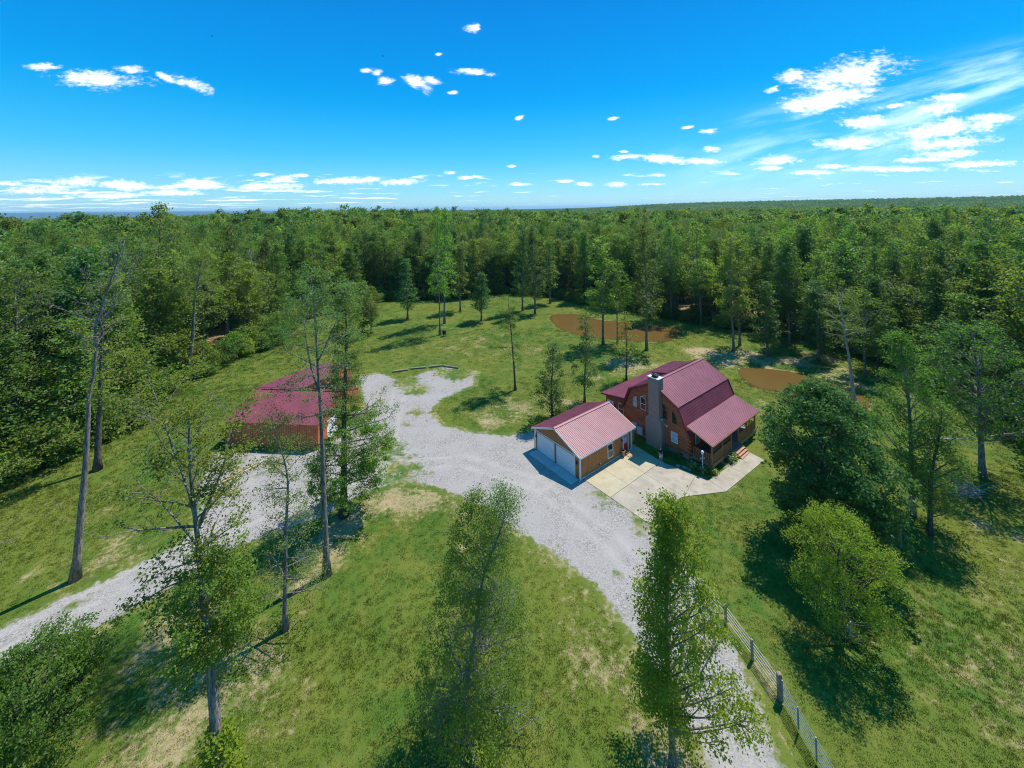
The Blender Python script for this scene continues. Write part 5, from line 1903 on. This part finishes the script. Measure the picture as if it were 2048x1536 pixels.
# hills on the left horizon
def hills():
    rng = np.random.default_rng(4)
    for (D, a0, a1, z0, amp, nm) in ((15000, -66, -22, 15, 45, 'hills'), (19000, -70, -14, 60, 38, 'hills')):
        an = np.radians(np.linspace(a0, a1, 90))
        ph = rng.uniform(0, 6, 3)
        hgt = z0 + amp * (.5 + .3 * np.sin(an * 14 + ph[0]) + .2 * np.sin(an * 31 + ph[1]))
        hgt *= np.clip((np.degrees(an) - a0) / 4, 0, 1) * np.clip((a1 - np.degrees(an)) / 10, 0, 1)
        mb = MB()
        vs = []
        for k, a in enumerate(an):
            for (dr, f) in ((-2500, 0), (-1200, .55), (0, 1), (1500, .5), (3000, 0)):
                vs.append(((D + dr) * math.sin(a), (D + dr) * math.cos(a), -70 + (hgt[k] + 70) * f))
        fs = []
        for k in range(len(an) - 1):
            for j in range(4):
                fs.append((k * 5 + j, (k + 1) * 5 + j, (k + 1) * 5 + j + 1, k * 5 + j + 1))
        mb.add(vs, fs)
        struct(part(nm, mb, M['hill'], smooth=True))


hills()


# undergrowth along the edge of the woods
def undergrowth():
    rng = np.random.default_rng(44)
    pts = []
    n = len(CLEAR)
    for i in range(1, n - 1):
        a, b = np.array(CLEAR[i]), np.array(CLEAR[i + 1])
        L = np.hypot(*(b - a))
        for k in range(int(L / .6)):
            p = a + (b - a) * (k + rng.uniform()) / max(1, int(L / .6))
            pts.append(p + rng.normal(0, 2.2, 2))
    P = np.array(pts)
    s = sdf_poly(P, CLEAR)
    P = P[s < 1.2]
    n = len(P)
    left = P[:, 0] < -40
    sc = np.where(left, rng.uniform(.45, 1.5, n), rng.uniform(.25, 1.0, n))
    protos = [join_proto('undergrowth_bush', [k[0], k[1]]) for k in K_BUSH]
    scatter('undergrowth', np.column_stack([P, np.zeros(n)]), np.stack([sc, sc, sc * rng.uniform(.7, 1.2, n)], 1), rng.uniform(0, 6.28, n), rng.integers(0, 2, n), protos, 'low leafy undergrowth along the edge of the woods')


undergrowth()


# grass blades standing on the lawn
def tuft_proto(seed, h, r, nb):
    rng = np.random.default_rng(seed)
    V, F = [], []
    for k in range(nb):
        a = rng.uniform(0, 6.28)
        rr = r * math.sqrt(rng.uniform())
        x, y = rr * math.cos(a), rr * math.sin(a)
        b = rng.uniform(0, 6.28)
        w = .022 * (h / .12) ** .5
        hh = h * rng.uniform(.6, 1.25)
        lx, ly = rng.normal(0, .8 * hh, 2)
        o = len(V)
        V += [(x - w * math.cos(b), y - w * math.sin(b), -.01), (x + w * math.cos(b), y + w * math.sin(b), -.01), (x + lx * .4 + w * .7 * math.cos(b), y + ly * .4 + w * .7 * math.sin(b), hh * .65), (x + lx, y + ly, hh)]
        F += [(o, o + 1, o + 2), (o, o + 2, o + 3)]
    me = bpy.data.meshes.new('grass_tuft')
    me.from_pydata(V, [], F)
    me.materials.append(M['tuft'])
    return bpy.data.objects.new('grass_tuft', me)


def grass():
    rng = np.random.default_rng(8)
    chunks = []
    for (y0, y1, dens) in ((15, 30, 24), (30, 45, 15), (45, 70, 7), (70, 100, 2.6), (100, 138, 1.0)):
        xh0 = 1.33 * y1 + 4
        n = int(dens * (y1 - y0) * 2 * xh0)
        P = np.stack([rng.uniform(-xh0, xh0, n), rng.uniform(y0, y1, n)], 1)
        P = P[np.abs(P[:, 0]) < 1.33 * P[:, 1] + 4]
        chunks.append(P)
    P = np.vstack(chunks)
    sC = sdf_poly(P, CLEAR)
    P = P[sC > -3]
    ok = np.ones(len(P), bool)
    sd = sdf_poly(P, DRIVE)
    ok &= (sd < rng.normal(-.1, .35, len(P)))
    for pl in BUILT + [PATIO_OUT]:
        ok &= sdf_poly(P, pl) < -.05
    for pd in (POND1, POND2):
        ok &= sdf_poly(P, pd) < .1
    dirt = bumps(P, DIRT)
    ok &= rng.uniform(0, 1, len(P)) > dirt * .85
    P = P[ok]
    n = len(P)
    # mown lawn in front, longer towards the woods and the back meadow
    sC = sdf_poly(P, CLEAR)
    lng = np.clip((P[:, 1] - 55) / 30, 0, 1) * .5 + np.clip(1 - sC / 9, 0, 1) * 1.2 + np.clip((-P[:, 0] - 30) / 15, 0, 1) * .7
    for pd in (POND1, POND2):
        lng += 1.3 * np.exp(-((-sdf_poly(P, pd) - .8) / 1.3) ** 2) * (.4 + .6 * np.sin(P[:, 0] * 1.7 + P[:, 1] * 2.3) ** 2)
    # clumps of longer grass
    for (x, y, r) in ((-20, 20, 4), (-12, 28, 3), (-5, 30, 5), (2, 24, 4), (30, 26, 6), (18, 36, 5), (35, 30, 7)):
        lng += .5 * np.exp(-((P[:, 0] - x) ** 2 + (P[:, 1] - y) ** 2) / (2 * r * r))
    s = (.75 + 1.5 * lng) * rng.uniform(.7, 1.15, n)
    wd = np.clip(P[:, 1] / 40, .8, 2.2) * rng.uniform(.7, 1.3, n)
    protos = [tuft_proto(1, .045, .24, 20), tuft_proto(2, .06, .22, 18), tuft_proto(3, .04, .27, 22)]
    scatter('grass', np.column_stack([P, np.zeros(n)]), np.stack([wd, wd, s], 1), rng.uniform(0, 6.28, n), rng.integers(0, 3, n), protos, 'mown and meadow grass of the clearing', {'dry': bumps(P, DRY), 'dirt': bumps(P, DIRT) * .4})
    # weeds on the gravel
    m = 1500
    W = np.stack([rng.uniform(-38, 16, m * 6), rng.uniform(20, 78, m * 6)], 1)
    k = (sdf_poly(W, DRIVE) > 0) & (rng.uniform(0, 1, len(W)) < bumps(W, WEEDS) * .55 + .02)
    for pl in BUILT + [PATIO_OUT]:
        k &= sdf_poly(W, pl) < -.05
    W = W[k]
    n = len(W)
    scatter('weeds', np.column_stack([W, np.full(n, .02)]), np.stack([rng.uniform(.4, 1.3, n)] * 3, 1), rng.uniform(0, 6.28, n), rng.integers(0, 3, n), protos, 'scattered weeds growing through the gravel', {'dry': np.full(n, .5), 'dirt': np.zeros(n)})
    return n


grass()


# ------------------------------------------------------------------ fence and gate by the drive
def fence():
    P = [(13.4, 38.9), (13.25, 35.3), (13.5, 32.9), (14.0, 31.3), (14.7, 29.5), (15.2, 27.2), (15.6, 25.1)]
    f = thing('post_and_rail_fence', 'wooden posts with thin pale horizontal rails curving along the gravel drive', 'fence', (P[0][0], P[0][1], 0))
    o = P[0]
    L = [(x - o[0], y - o[1]) for x, y in P]
    for i, (x, y) in enumerate(L):
        if i == 1:
            continue
        mb = MB()
        w = .11 if i == len(L) - 1 else .065
        hgt = 1.5 if i == len(L) - 1 else 1.3
        mb.box(x - w, x + w, y - w, y + w, -.05, hgt)
        mb.prism([(x - w, hgt), (x + w, hgt), (x, hgt + .04)], 1, y - w, y + w)
        part('post', mb, M['greywood'], f)
    for i in range(len(L) - 1):
        if i < 2:
            continue
        for k in range(5):
            mb = MB()
            z = .28 + k * .22
            mb.beam((L[i][0] + .04, L[i][1], z), (L[i + 1][0] + .04, L[i + 1][1], z), .035, .045)
            part('rail', mb, M['galv'], f)
    g0, g1 = (15.62, 24.95), (15.72, 21.0)
    g = thing('tube_gate', 'grey-green tubular metal gate between two wooden posts by the drive', 'gate', (g0[0], g0[1], 0))
    d = (g1[0] - g0[0], g1[1] - g0[1])
    for k in range(7):
        mb = MB()
        z = .18 + k * .19
        mb.tube([(.02, -.05, z), (d[0], d[1] + .05, z)], [.018, .018], 6)
        part('rail', mb, M['gate'], g)
    for t in (.02, .34, .67, .985):
        mb = MB()
        mb.box(d[0] * t - .03, d[0] * t + .03, d[1] * t - .03, d[1] * t + .03, .14, 1.36)
        part('upright', mb, M['gate'], g)
    mb = MB()
    mb.box(-.12, .12, -.12, .12, -.05, 1.55)
    p = part('gate_post', mb, M['greywood'])
    p.location = (15.74, 20.75, 0)
    tag(p, 'square wooden gate post at the near end of the metal gate', 'post')


fence()


# ------------------------------------------------------------------ small things
def lamp_post():
    x, y = 20.7, 45.6
    t = thing('lamp_post', 'slim garden lamp post with a white globe by the porch corner', 'lamp post', (x, y, 0))
    mb = MB()
    mb.lathe([(.12, 0), (.12, .08), (.05, .25), (.04, 1.9), (.035, 2.05)], 0, 0, 10)
    part('pole', mb, M['cap'], t)
    mb = MB()
    mb.beam((-.22, 0, 1.62), (.22, 0, 1.62), .03)
    mb.lathe([(.03, 1.58), (.03, 1.68)], -.22, 0, 6)
    mb.lathe([(.03, 1.58), (.03, 1.68)], .22, 0, 6)
    part('cross_bar', mb, M['white'], t)
    mb = MB()
    mb.lathe([(.05, 2.05), (.12, 2.09), (.16, 2.2), (.16, 2.28), (.11, 2.4), (.03, 2.44)], 0, 0, 12)
    part('globe', mb, M['white'], t, smooth=True)


lamp_post()


def planter():
    t = thing('planter', 'tan flowerpot beside the red garage door', 'planter', at_ab(7.05, -.36, .06))
    mb = MB()
    mb.lathe([(.15, 0), (.19, .35), (.23, .62), (.25, .64), (.25, .7), (.21, .7), (.2, .6)], 0, 0, 14)
    part('pot', mb, M['terracotta'], t, smooth=True)
    mb = MB()
    mb.lathe([(.205, .58), (.205, .62), (.01, .63)], 0, 0, 12)
    part('soil', mb, M['black'], t)
    s = thing('wooden_step', 'low two-tier wooden step with a doormat at the red garage door', 'step', at_ab(7.95, -.08, .06), TH)
    for (y0, y1, z) in ((-.42, 0, .14), (-.86, -.43, .02)):
        for k in range(3):
            w = (y1 - y0) / 3
            mb = MB()
            mb.box(-.52, .52, y0 + k * w + .008, y0 + (k + 1) * w - .008, z, z + .045)
            part('board', mb, M['tan'], s)
    mb = MB()
    for x in (-.48, .42):
        mb.box(x, x + .05, -.40, -.02, 0, .139)
    part('riser', mb, M['tan'], s)
    m = MB()
    m.box(-.3, .3, -.36, -.06, 0, .015)
    o = part('doormat', m, simple_mat('mat_red', (.45, .16, .09), .9))
    o.location = at_ab(7.95, -.08, .25)
    o.rotation_euler = (0, 0, TH)
    tag(o, 'small rust-red doormat lying on the wooden step', 'doormat')


planter()


def privacy_fence():
    t = thing('board_fence', 'short tan board fence panel between garage and house', 'fence', at_ab(9.3, .75), TH)
    for k in range(7):
        mb = MB()
        mb.box(.02 + k * .2, .19 + k * .2, -.012, .012, .03, 1.8)
        part('board', mb, M['tan'], t)
    for z in (.4, 1.45):
        mb = MB()
        mb.box(0, 1.4, .013, .05, z, z + .09)
        part('rail', mb, M['tan'], t)
    for x in (0.0, 1.42):
        mb = MB()
        mb.box(x - .0, x + .1, .02, .12, 0, 1.85)
        part('post', mb, M['tan'], t)
    # utility cabinets on the gable wall
    for i, (b, z, w, lab) in enumerate(((1.55, .7, .62, 'pale blue utility cabinet on legs at the log wall, nearest the garage'), (.75, .45, .72, 'pale blue utility cabinet on legs at the log wall, nearest the chimney'))):
        c = thing('utility_cabinet', lab, 'cabinet', at_ab(12.0, b), TH)
        mb = MB()
        mb.box(-.12, .2, -w / 2, w / 2, z, z + .85)
        part('cabinet_body', mb, M['blueplate'], c)
        mb = MB()
        mb.box(-.14, -.121, -w / 2 + .03, w / 2 - .03, z + .04, z + .81)
        part('cabinet_door', mb, M['blueplate'], c)
        for (x, y) in ((-.08, -w / 2 + .05), (-.08, w / 2 - .05), (.15, -w / 2 + .05), (.15, w / 2 - .05)):
            mb = MB()
            mb.box(x - .025, x + .025, y - .025, y + .025, -.02, z - .001)
            part('leg', mb, M['greywood'], c)
    # dog run behind the garage
    d = thing('wire_fence', 'dark wire mesh fence run behind the garage', 'fence', at_ab(10.5, 7.6), TH)
    for k in range(5):
        mb = MB()
        mb.tube([(k * 1.5, 0, 0), (k * 1.5, 0, 1.75)], [.03, .03], 6)
        part('post', mb, M['black'], d)
    for z in (.05, 1.7):
        mb = MB()
        mb.tube([(0, 0, z), (6, 0, z)], [.018, .018], 5)
        part('rail', mb, M['black'], d)
    mb = MB()
    for k in range(31):
        mb.beam((k * .2, .03, .05), (k * .2, .03, 1.7), .008)
    for k in range(9):
        mb.beam((0, .03, .05 + k * .2), (6, .03, .05 + k * .2), .008)
    struct(part('wire_mesh', mb, M['black'], d), 'stuff')


privacy_fence()


def timbers():
    for i, (p, q, lab) in enumerate((((-22.1, 74.4), (-19.5, 75.2), 'weathered timber at the left end of the row edging the gravel yard'), ((-19.1, 75.7), (-16.4, 76.2), 'weathered timber second from the left edging the gravel yard'),
                                     ((-15.9, 76.4), (-13.5, 77.0), 'weathered timber second from the right edging the gravel yard'), ((-13.3, 76.8), (-10.3, 75.7), 'weathered timber at the right end of the row edging the gravel yard'))):
        mb = MB()
        q_ = (q[0] - p[0], q[1] - p[1])
        mb.tube([(0, 0, .15), (q_[0] * .5, q_[1] * .5, .16), (q_[0], q_[1], .15)], [.17, .18, .15], 9)
        o = part('timber', mb, M['greywood'])
        o.location = (p[0], p[1], 0)
        tag(o, lab, 'timber', 'timbers edging the gravel yard')
    for i, (p, q, lab) in enumerate((((-33.2, 44.0), (-30.3, 48.3), 'long pale plank lying on the left edge of the gravel by the barn, outer one'), ((-32.8, 43.8), (-29.9, 48.1), 'long pale plank lying on the left edge of the gravel by the barn, inner one'))):
        mb = MB()
        mb.beam((0, 0, .07), (q[0] - p[0], q[1] - p[1], .07), .16, .08)
        o = part('plank', mb, M['tan'])
        o.location = (p[0], p[1], 0)
        tag(o, lab, 'plank')


timbers()


def misc():
    # feed barrel by the tall poplar
    t = thing('feeder_barrel', 'small dark barrel on short legs beside the tallest poplar of the meadow', 'barrel', (-16.2, 94.8, 0))
    mb = MB()
    mb.lathe([(.3, .5), (.42, .55), (.43, 1.35), (.40, 1.42), (.05, 1.5)], 0, 0, 12)
    part('drum', mb, M['black'], t, smooth=True)
    for k in range(3):
        a = k * 2.094
        mb = MB()
        mb.tube([(.3 * math.cos(a), .3 * math.sin(a), .55), (.45 * math.cos(a), .45 * math.sin(a), 0)], [.03, .03], 5)
        part('leg', mb, M['black'], t)
    mb = MB()
    mb.box(-.08, .08, -.08, .08, -.05, 2.0)
    o = part('wooden_post', mb, M['greywood'])
    o.location = (33.0, 35.7, 0)
    tag(o, 'lone wooden post standing in tree shade on the lawn right of the porch', 'post')
    # dark wire rack under the yellow-green tree
    t = thing('wire_chair', 'dark wire garden chair leaning under the yellow-green tree', 'chair', (22.75, 28.0, 0), .5)
    mb = MB()
    mb.box(-.35, .35, -.3, .3, .42, .46)
    part('seat', mb, M['black'], t)
    bk = MB()
    for k in range(7):
        bk.beam((-.33 + k * .11, .28, .46), (-.33 + k * .11, .42, 1.1), .03)
    bk.beam((-.36, .42, 1.1), (.36, .42, 1.1), .04)
    part('backrest', bk, M['blueplate'], t)
    for (x, y) in ((-.32, -.27), (.32, -.27), (-.32, .27), (.32, .27)):
        mb = MB()
        mb.tube([(x, y, .42), (x * 1.15, y * 1.2, 0)], [.02, .02], 5)
        part('leg', mb, M['black'], t)
    # picket yard at the barn
    t = thing('picket_fence', 'small weathered picket fence at the right corner of the barn', 'fence', (-23.2, 56.6, 0), .1)
    pts = [(0, 0), (2.0, 0), (2.1, 2.9)]
    for i in range(2):
        p, q = Vector(pts[i] + (0,)), Vector(pts[i + 1] + (0,))
        n = int((q - p).length / .2)
        for k in range(n):
            c = p.lerp(q, (k + .5) / n)
            mb = MB()
            mb.box(c.x - .05, c.x + .05, c.y - .05, c.y + .05, .05, 1.15)
            part('picket', mb, M['greywood'], t)
        for z in (.35, .95):
            mb = MB()
            mb.beam(p + Vector((0, 0, z)), q + Vector((0, 0, z)), .045, .09)
            part('rail', mb, M['greywood'], t)
    for p in pts:
        mb = MB()
        mb.box(p[0] - .07, p[0] + .07, p[1] - .07, p[1] + .07, 0, 1.5)
        part('post', mb, M['greywood'], t)
    t = thing('grill', 'covered grill with a pale lid inside the picket fence by the barn', 'grill', (-22.3, 57.6, 0))
    mb = MB()
    mb.box(-.5, .5, -.3, .3, .7, .95)
    part('fire_box', mb, M['black'], t)
    mb = MB()
    mb.prism([(-.3, .951), (.3, .951), (.25, 1.15), (.1, 1.25), (-.1, 1.25), (-.25, 1.15)], 0, -.5, .5)
    part('lid', mb, M['ceramic'], t)
    for (x, y) in ((-.4, -.22), (.4, -.22), (-.4, .22), (.4, .22)):
        mb = MB()
        mb.box(x - .03, x + .03, y - .03, y + .03, 0, .699)
        part('leg', mb, M['black'], t)
    # brush pile and fallen branches on the right
    rng = np.random.default_rng(60)
    mb = MB()
    for k in range(60):
        a = rng.uniform(0, 6.28)
        c = np.array([rng.normal(0, .8), rng.normal(0, .6), rng.uniform(.05, .9)])
        d = np.array([math.cos(a), math.sin(a), rng.normal(0, .35)]) * rng.uniform(.6, 1.6)
        mb.tube([c - d, c + rng.normal(0, .1, 3), c + d], [.03, .035, .01], 4)
    v = [(x, y, max(z, .02)) for x, y, z in mb.v]
    mb.v = v
    o = part('brush_pile', mb, M['bark_dead'])
    o.location = (45.2, 42.0, 0)
    tag(o, 'heap of grey dead brush at the shade edge right of the lawn', 'brush pile')
    fb = Tree(61, 9, 1.0, 2.6, nprim=18, nsec=4, tr=.14, e0=30, e1=60, dead=1.0)
    mb = MB()
    mb.add([(z, x, abs(y) * .8 + .3 + z * .22) for x, y, z in fb.wood.v], fb.wood.f)
    o = part('fallen_branch', mb, M['bark_dead'])
    o.location = (48.5, 48.8, 1.2)
    o.rotation_euler = (0, 0, -.35)
    tag(o, 'large bare fallen branch lying against the pale-trunked tree', 'branch')
    # hose on the porch end
    mb = MB()
    p = [at_ab(24.3 + .35 * math.sin(t), -8.35 + .1 * t, max(.06, .95 - .16 * t)) for t in np.linspace(0, 5.5, 14)]
    mb.tube(p, [.035] * 14, 6)
    o = part('garden_hose', mb, M['black'])
    tag(o, 'black hose hanging from the far end of the porch', 'hose')
    # birds
    for (x, y, z, lab) in ((-90, 120, 29.5 + 53.2, 'tiny dark bird in the upper left of the sky'), (-38.4, 120, 29.5 + 46.4, 'tiny dark bird in the sky near the middle cloud group')):
        mb = MB()
        mb.tube([(-2.2, 0, 0), (-.8, 0, .3), (1.0, 0, .2), (2.4, 0, 0)], [.1, .55, .5, .1], 7)
        mb.add([(-.6, 0, .3), (.9, 0, .3), (.5, 3.6, 1.3), (-.5, 3.2, 1.1), (-.6, 0, .18), (.9, 0, .18), (.5, 3.6, 1.25), (-.5, 3.2, 1.05)], [(0, 1, 2, 3), (7, 6, 5, 4), (0, 4, 5, 1), (1, 5, 6, 2), (2, 6, 7, 3), (3, 7, 4, 0)])
        mb.add([(-.6, 0, .3), (.9, 0, .3), (.5, -3.6, 1.3), (-.5, -3.2, 1.1), (-.6, 0, .18), (.9, 0, .18), (.5, -3.6, 1.25), (-.5, -3.2, 1.05)], [(3, 2, 1, 0), (4, 5, 6, 7), (0, 1, 5, 4), (1, 2, 6, 5), (2, 3, 7, 6), (3, 0, 4, 7)])
        mb.v = [(a * .16, b * .16, c * .16) for a, b, c in mb.v]
        o = part('bird', mb, M['black'])
        o.location = (x, y, z)
        tag(o, lab, 'bird')


misc()


def garden():
    rng = np.random.default_rng(71)
    # foundation shrubs and flowers round the porch corner
    spots = [(11.3, -3.3, .9, 'leaf_d', 'dark green shrub against the log wall, nearest the chimney'), (11.5, -4.6, 1.0, 'leaf_d', 'dark green shrub against the log wall, nearest the porch'), (11.2, -6.6, .8, 'leaf', 'white-flowered plant on the corner of the garden bed'),
             (11.6, -7.7, .7, 'leaf_b', 'flowering plant left of the lamp post'), (12.1, -8.5, .6, 'leaf_b', 'low flowering plant right of the lamp post'), (15.7, -8.8, .7, 'leaf', 'flowering plant at the foot of the porch stairs, bed side'), (16.7, -8.75, .6, 'leaf_b', 'flowering plant touching the porch stairs')]
    for i, (a, b, s, lf, lab) in enumerate(spots):
        n = 60
        A = rng.normal(0, .33 * s, (n, 3))
        A[:, 2] = np.abs(A[:, 2]) * 1.3 + .08
        t = thing('shrub', lab, 'shrub', at_ab(a, b))
        link('foliage', leaf_mesh(rng, A, 9, .11, .1, M[lf], 'foliage'), t)
        st = MB()
        for k in range(6):
            q = A[rng.integers(n)]
            st.tube([(0, 0, 0), (q[0] * .5, q[1] * .5, q[2] * .6), tuple(q)], [.015, .01, .006], 4)
        part('stem', st, M['bark_dark'], t)
        if 'flower' in lab:
            link('flowers', leaf_mesh(rng, A[A[:, 2] > .3] + [0, 0, .06], 1.2, .10, .09, M['flower' if i % 2 else 'pinkfl'], 'flowers', 1.2), t)
    # stepping stones
    for k, (a, b) in enumerate(((10.45, -5.3), (10.75, -5.9), (10.8, -6.4))):
        mb = MB()
        mb.lathe([(.24, 0), (.26, .03), (.22, .06)], 0, 0, 7)
        o = part('stepping_stone', mb, M['block'])
        o.location = at_ab(a, b, .0)
        tag(o, ('grey stepping stone nearest the person', 'middle one of three grey stepping stones by the bed', 'grey stepping stone nearest the flower bed')[k], 'stone', 'stepping stones beside the garden bed')
    # shrubs behind the garage
    for k, (x, y, s) in enumerate(((6.2, 55.8, .62), (8.6, 57.2, .5), (3.6, 55.2, .42))):
        w, c, H, R = K_BUSH[k % 2]
        place_tree('shrub', ('large bush behind the garage back wall', 'bush behind the garage nearest the house', 'bush at the left back corner of the garage')[k], x, y, w, c, k * 1.7, (s, s, s), cat='shrub')


garden()


# ------------------------------------------------------------------ person
def person():
    x, y = 16.75, 47.45
    p = thing('person', 'person in black t-shirt, pale grey shorts and white shoes on the shaded concrete', 'person', (x, y, .06), rad(12))

    def skin(name, verts, edges, radii, mat, parent, sub=1, root=0):
        me = bpy.data.meshes.new(name)
        me.from_pydata(verts, edges, [])
        me.materials.append(mat)
        o = link(name, me, parent)
        md = o.modifiers.new('skin', 'SKIN')
        md.use_smooth_shade = True
        sv = me.skin_vertices[0].data
        for i, r in enumerate(radii):
            sv[i].radius = (r, r) if not isinstance(r, tuple) else r
            sv[i].use_root = (i == root)
        s = o.modifiers.new('sub', 'SUBSURF')
        s.levels = s.render_levels = sub
        return o
    # body: pelvis root, spine, head, legs, arms (facing -y)
    V = [(0, 0, .92), (0, .01, 1.08), (0, .02, 1.28), (0, .01, 1.42), (0, -.005, 1.50), (0, -.02, 1.585), (0, -.025, 1.68),
         (.10, 0, .88), (.12, -.01, .49), (.13, .02, .10), (.14, -.10, .045),
         (-.10, 0, .88), (-.12, -.01, .49), (-.13, .02, .10), (-.15, -.10, .045),
         (.18, .01, 1.40), (.24, .03, 1.13), (.17, -.17, 1.05), (.09, -.26, 1.09),
         (-.18, .01, 1.40), (-.24, .03, 1.13), (-.15, -.18, 1.06), (-.06, -.27, 1.09)]
    Ed = [(0, 1), (1, 2), (2, 3), (3, 4), (4, 5), (5, 6), (0, 7), (7, 8), (8, 9), (9, 10), (0, 11), (11, 12), (12, 13), (13, 14), (3, 15), (15, 16), (16, 17), (17, 18), (3, 19), (19, 20), (20, 21), (21, 22)]
    Rr = [(.15, .11), (.13, .09), (.16, .10), (.12, .08), .055, .085, .08, .085, .058, .042, .036, .085, .058, .042, .036, .055, .042, .034, .026, .055, .042, .034, .026]
    # fingers on each hand
    for s in (1, -1):
        w = 18 if s == 1 else 22
        base = np.array(V[w])
        for k in range(5):
            off = np.array([(-.03 + k * .017) * 1.0, -.03, .01 - .004 * abs(k - 2)])
            L = (.045, .075, .08, .074, .055)[k]
            d = np.array([-.35 * s, -.8, .2 if k else .7])
            d = d / np.linalg.norm(d)
            i0 = len(V)
            V += [tuple(base + off * .6), tuple(base + off + d * L * .5), tuple(base + off + d * L * .8 + np.array([0, 0, -.015]))]
            Ed += [(w, i0), (i0, i0 + 1), (i0 + 1, i0 + 2)]
            Rr += [.012, .0095, .008]
    body = skin('body', V, Ed, Rr, M['skin'], p)
    sh = skin('shirt', [(0, 0, .94), (0, .01, 1.1), (0, .02, 1.28), (0, .01, 1.415), (.185, .01, 1.39), (.232, .025, 1.2), (-.185, .01, 1.39), (-.232, .025, 1.2)], [(0, 1), (1, 2), (2, 3), (3, 4), (4, 5), (3, 6), (6, 7)],
              [(.19, .135), (.165, .115), (.185, .125), (.12, .095), .078, .068, .078, .068], M['shirt'], p)
    so = skin('shorts', [(0, 0, .95), (.10, 0, .86), (.125, -.01, .55), (-.10, 0, .86), (-.125, -.01, .55)], [(0, 1), (1, 2), (0, 3), (3, 4)], [(.175, .13), .11, .098, .11, .098], M['shorts'], p)
    for s in (1, -1):
        mb = MB()
        mb.tube([(s * .13, .06, .04), (s * .135, -.04, .045), (s * .14, -.13, .035), (s * .145, -.19, .03)], [.045, .05, .048, .03], 8)
        part('shoe', mb, M['white'], p, smooth=True)
    mb = MB()
    mb.lathe([(.092, 1.60), (.104, 1.67), (.095, 1.74), (.05, 1.785), (.01, 1.79)], 0, .005, 12)
    part('hair', mb, M['hair'], p, smooth=True)
    mb = MB()
    for s in (1, -1):
        mb.lathe([(.004, 1.622), (.012, 1.63), (.004, 1.638)], s * .032, -.112, 6)
    mb.beam((-.02, -.113, 1.572), (.02, -.113, 1.572), .008)
    part('face_features', mb, M['hair'], p)
    mb = MB()
    mb.tube([(0, -.108, 1.625), (0, -.128, 1.602), (0, -.112, 1.595)], [.009, .014, .009], 6)
    for s in (1, -1):
        mb.lathe([(.006, 1.585), (.02, 1.61), (.008, 1.64)], s * .09, -.02, 6)
    part('nose_and_ears', mb, M['skin'], p)
    mb = MB()
    mb.box(-.085, .085, -.36, -.26, 1.095, 1.125)
    o = part('remote_control', mb, M['black'])
    o.matrix_world = Matrix.Translation((x, y, .07)) @ Matrix.Rotation(rad(12), 4, 'Z')
    tag(o, 'small dark remote control held in both hands of the person', 'remote')


person()


# far farm buildings just showing above the canopy
def farm(x, y, w, lab):
    z = float(terrain(x, y)) 
    t = thing('farm_building', lab, 'building', (x, y, z))
    mb = MB()
    mb.box(-w, w, -6, 6, 0, 24.5)
    part('wall', mb, M['white'], t)
    mb = MB()
    mb.prism([(-6.5, 24.5), (6.5, 24.5), (0, 27.2)], 0, -w - .5, w + .5)
    part('roof', mb, M['cap'], t)




# ------------------------------------------------------------------ the air
def haze():
    mb = MB()
    mb.box(-27000, 27000, -27000, 27000, -80, 106)
    me = mb.mesh('haze', bpy.data.materials.new('haze'))
    m = me.materials[0]
    m.use_nodes = True
    nt = NT(m.node_tree)
    nt.n.clear()
    out = nt.node('ShaderNodeOutputMaterial')
    v = nt.node('ShaderNodeVolumePrincipled')
    v.inputs['Color'].default_value = c4((0.42, 0.74, 1.0))
    v.inputs['Density'].default_value = HAZE
    v.inputs['Anisotropy'].default_value = 0.2
    nt.l.new(v.outputs[0], out.inputs['Volume'])
    struct(link('haze', me), 'stuff', 'thin blue air over the land')


HAZE = 6.5e-5
haze()
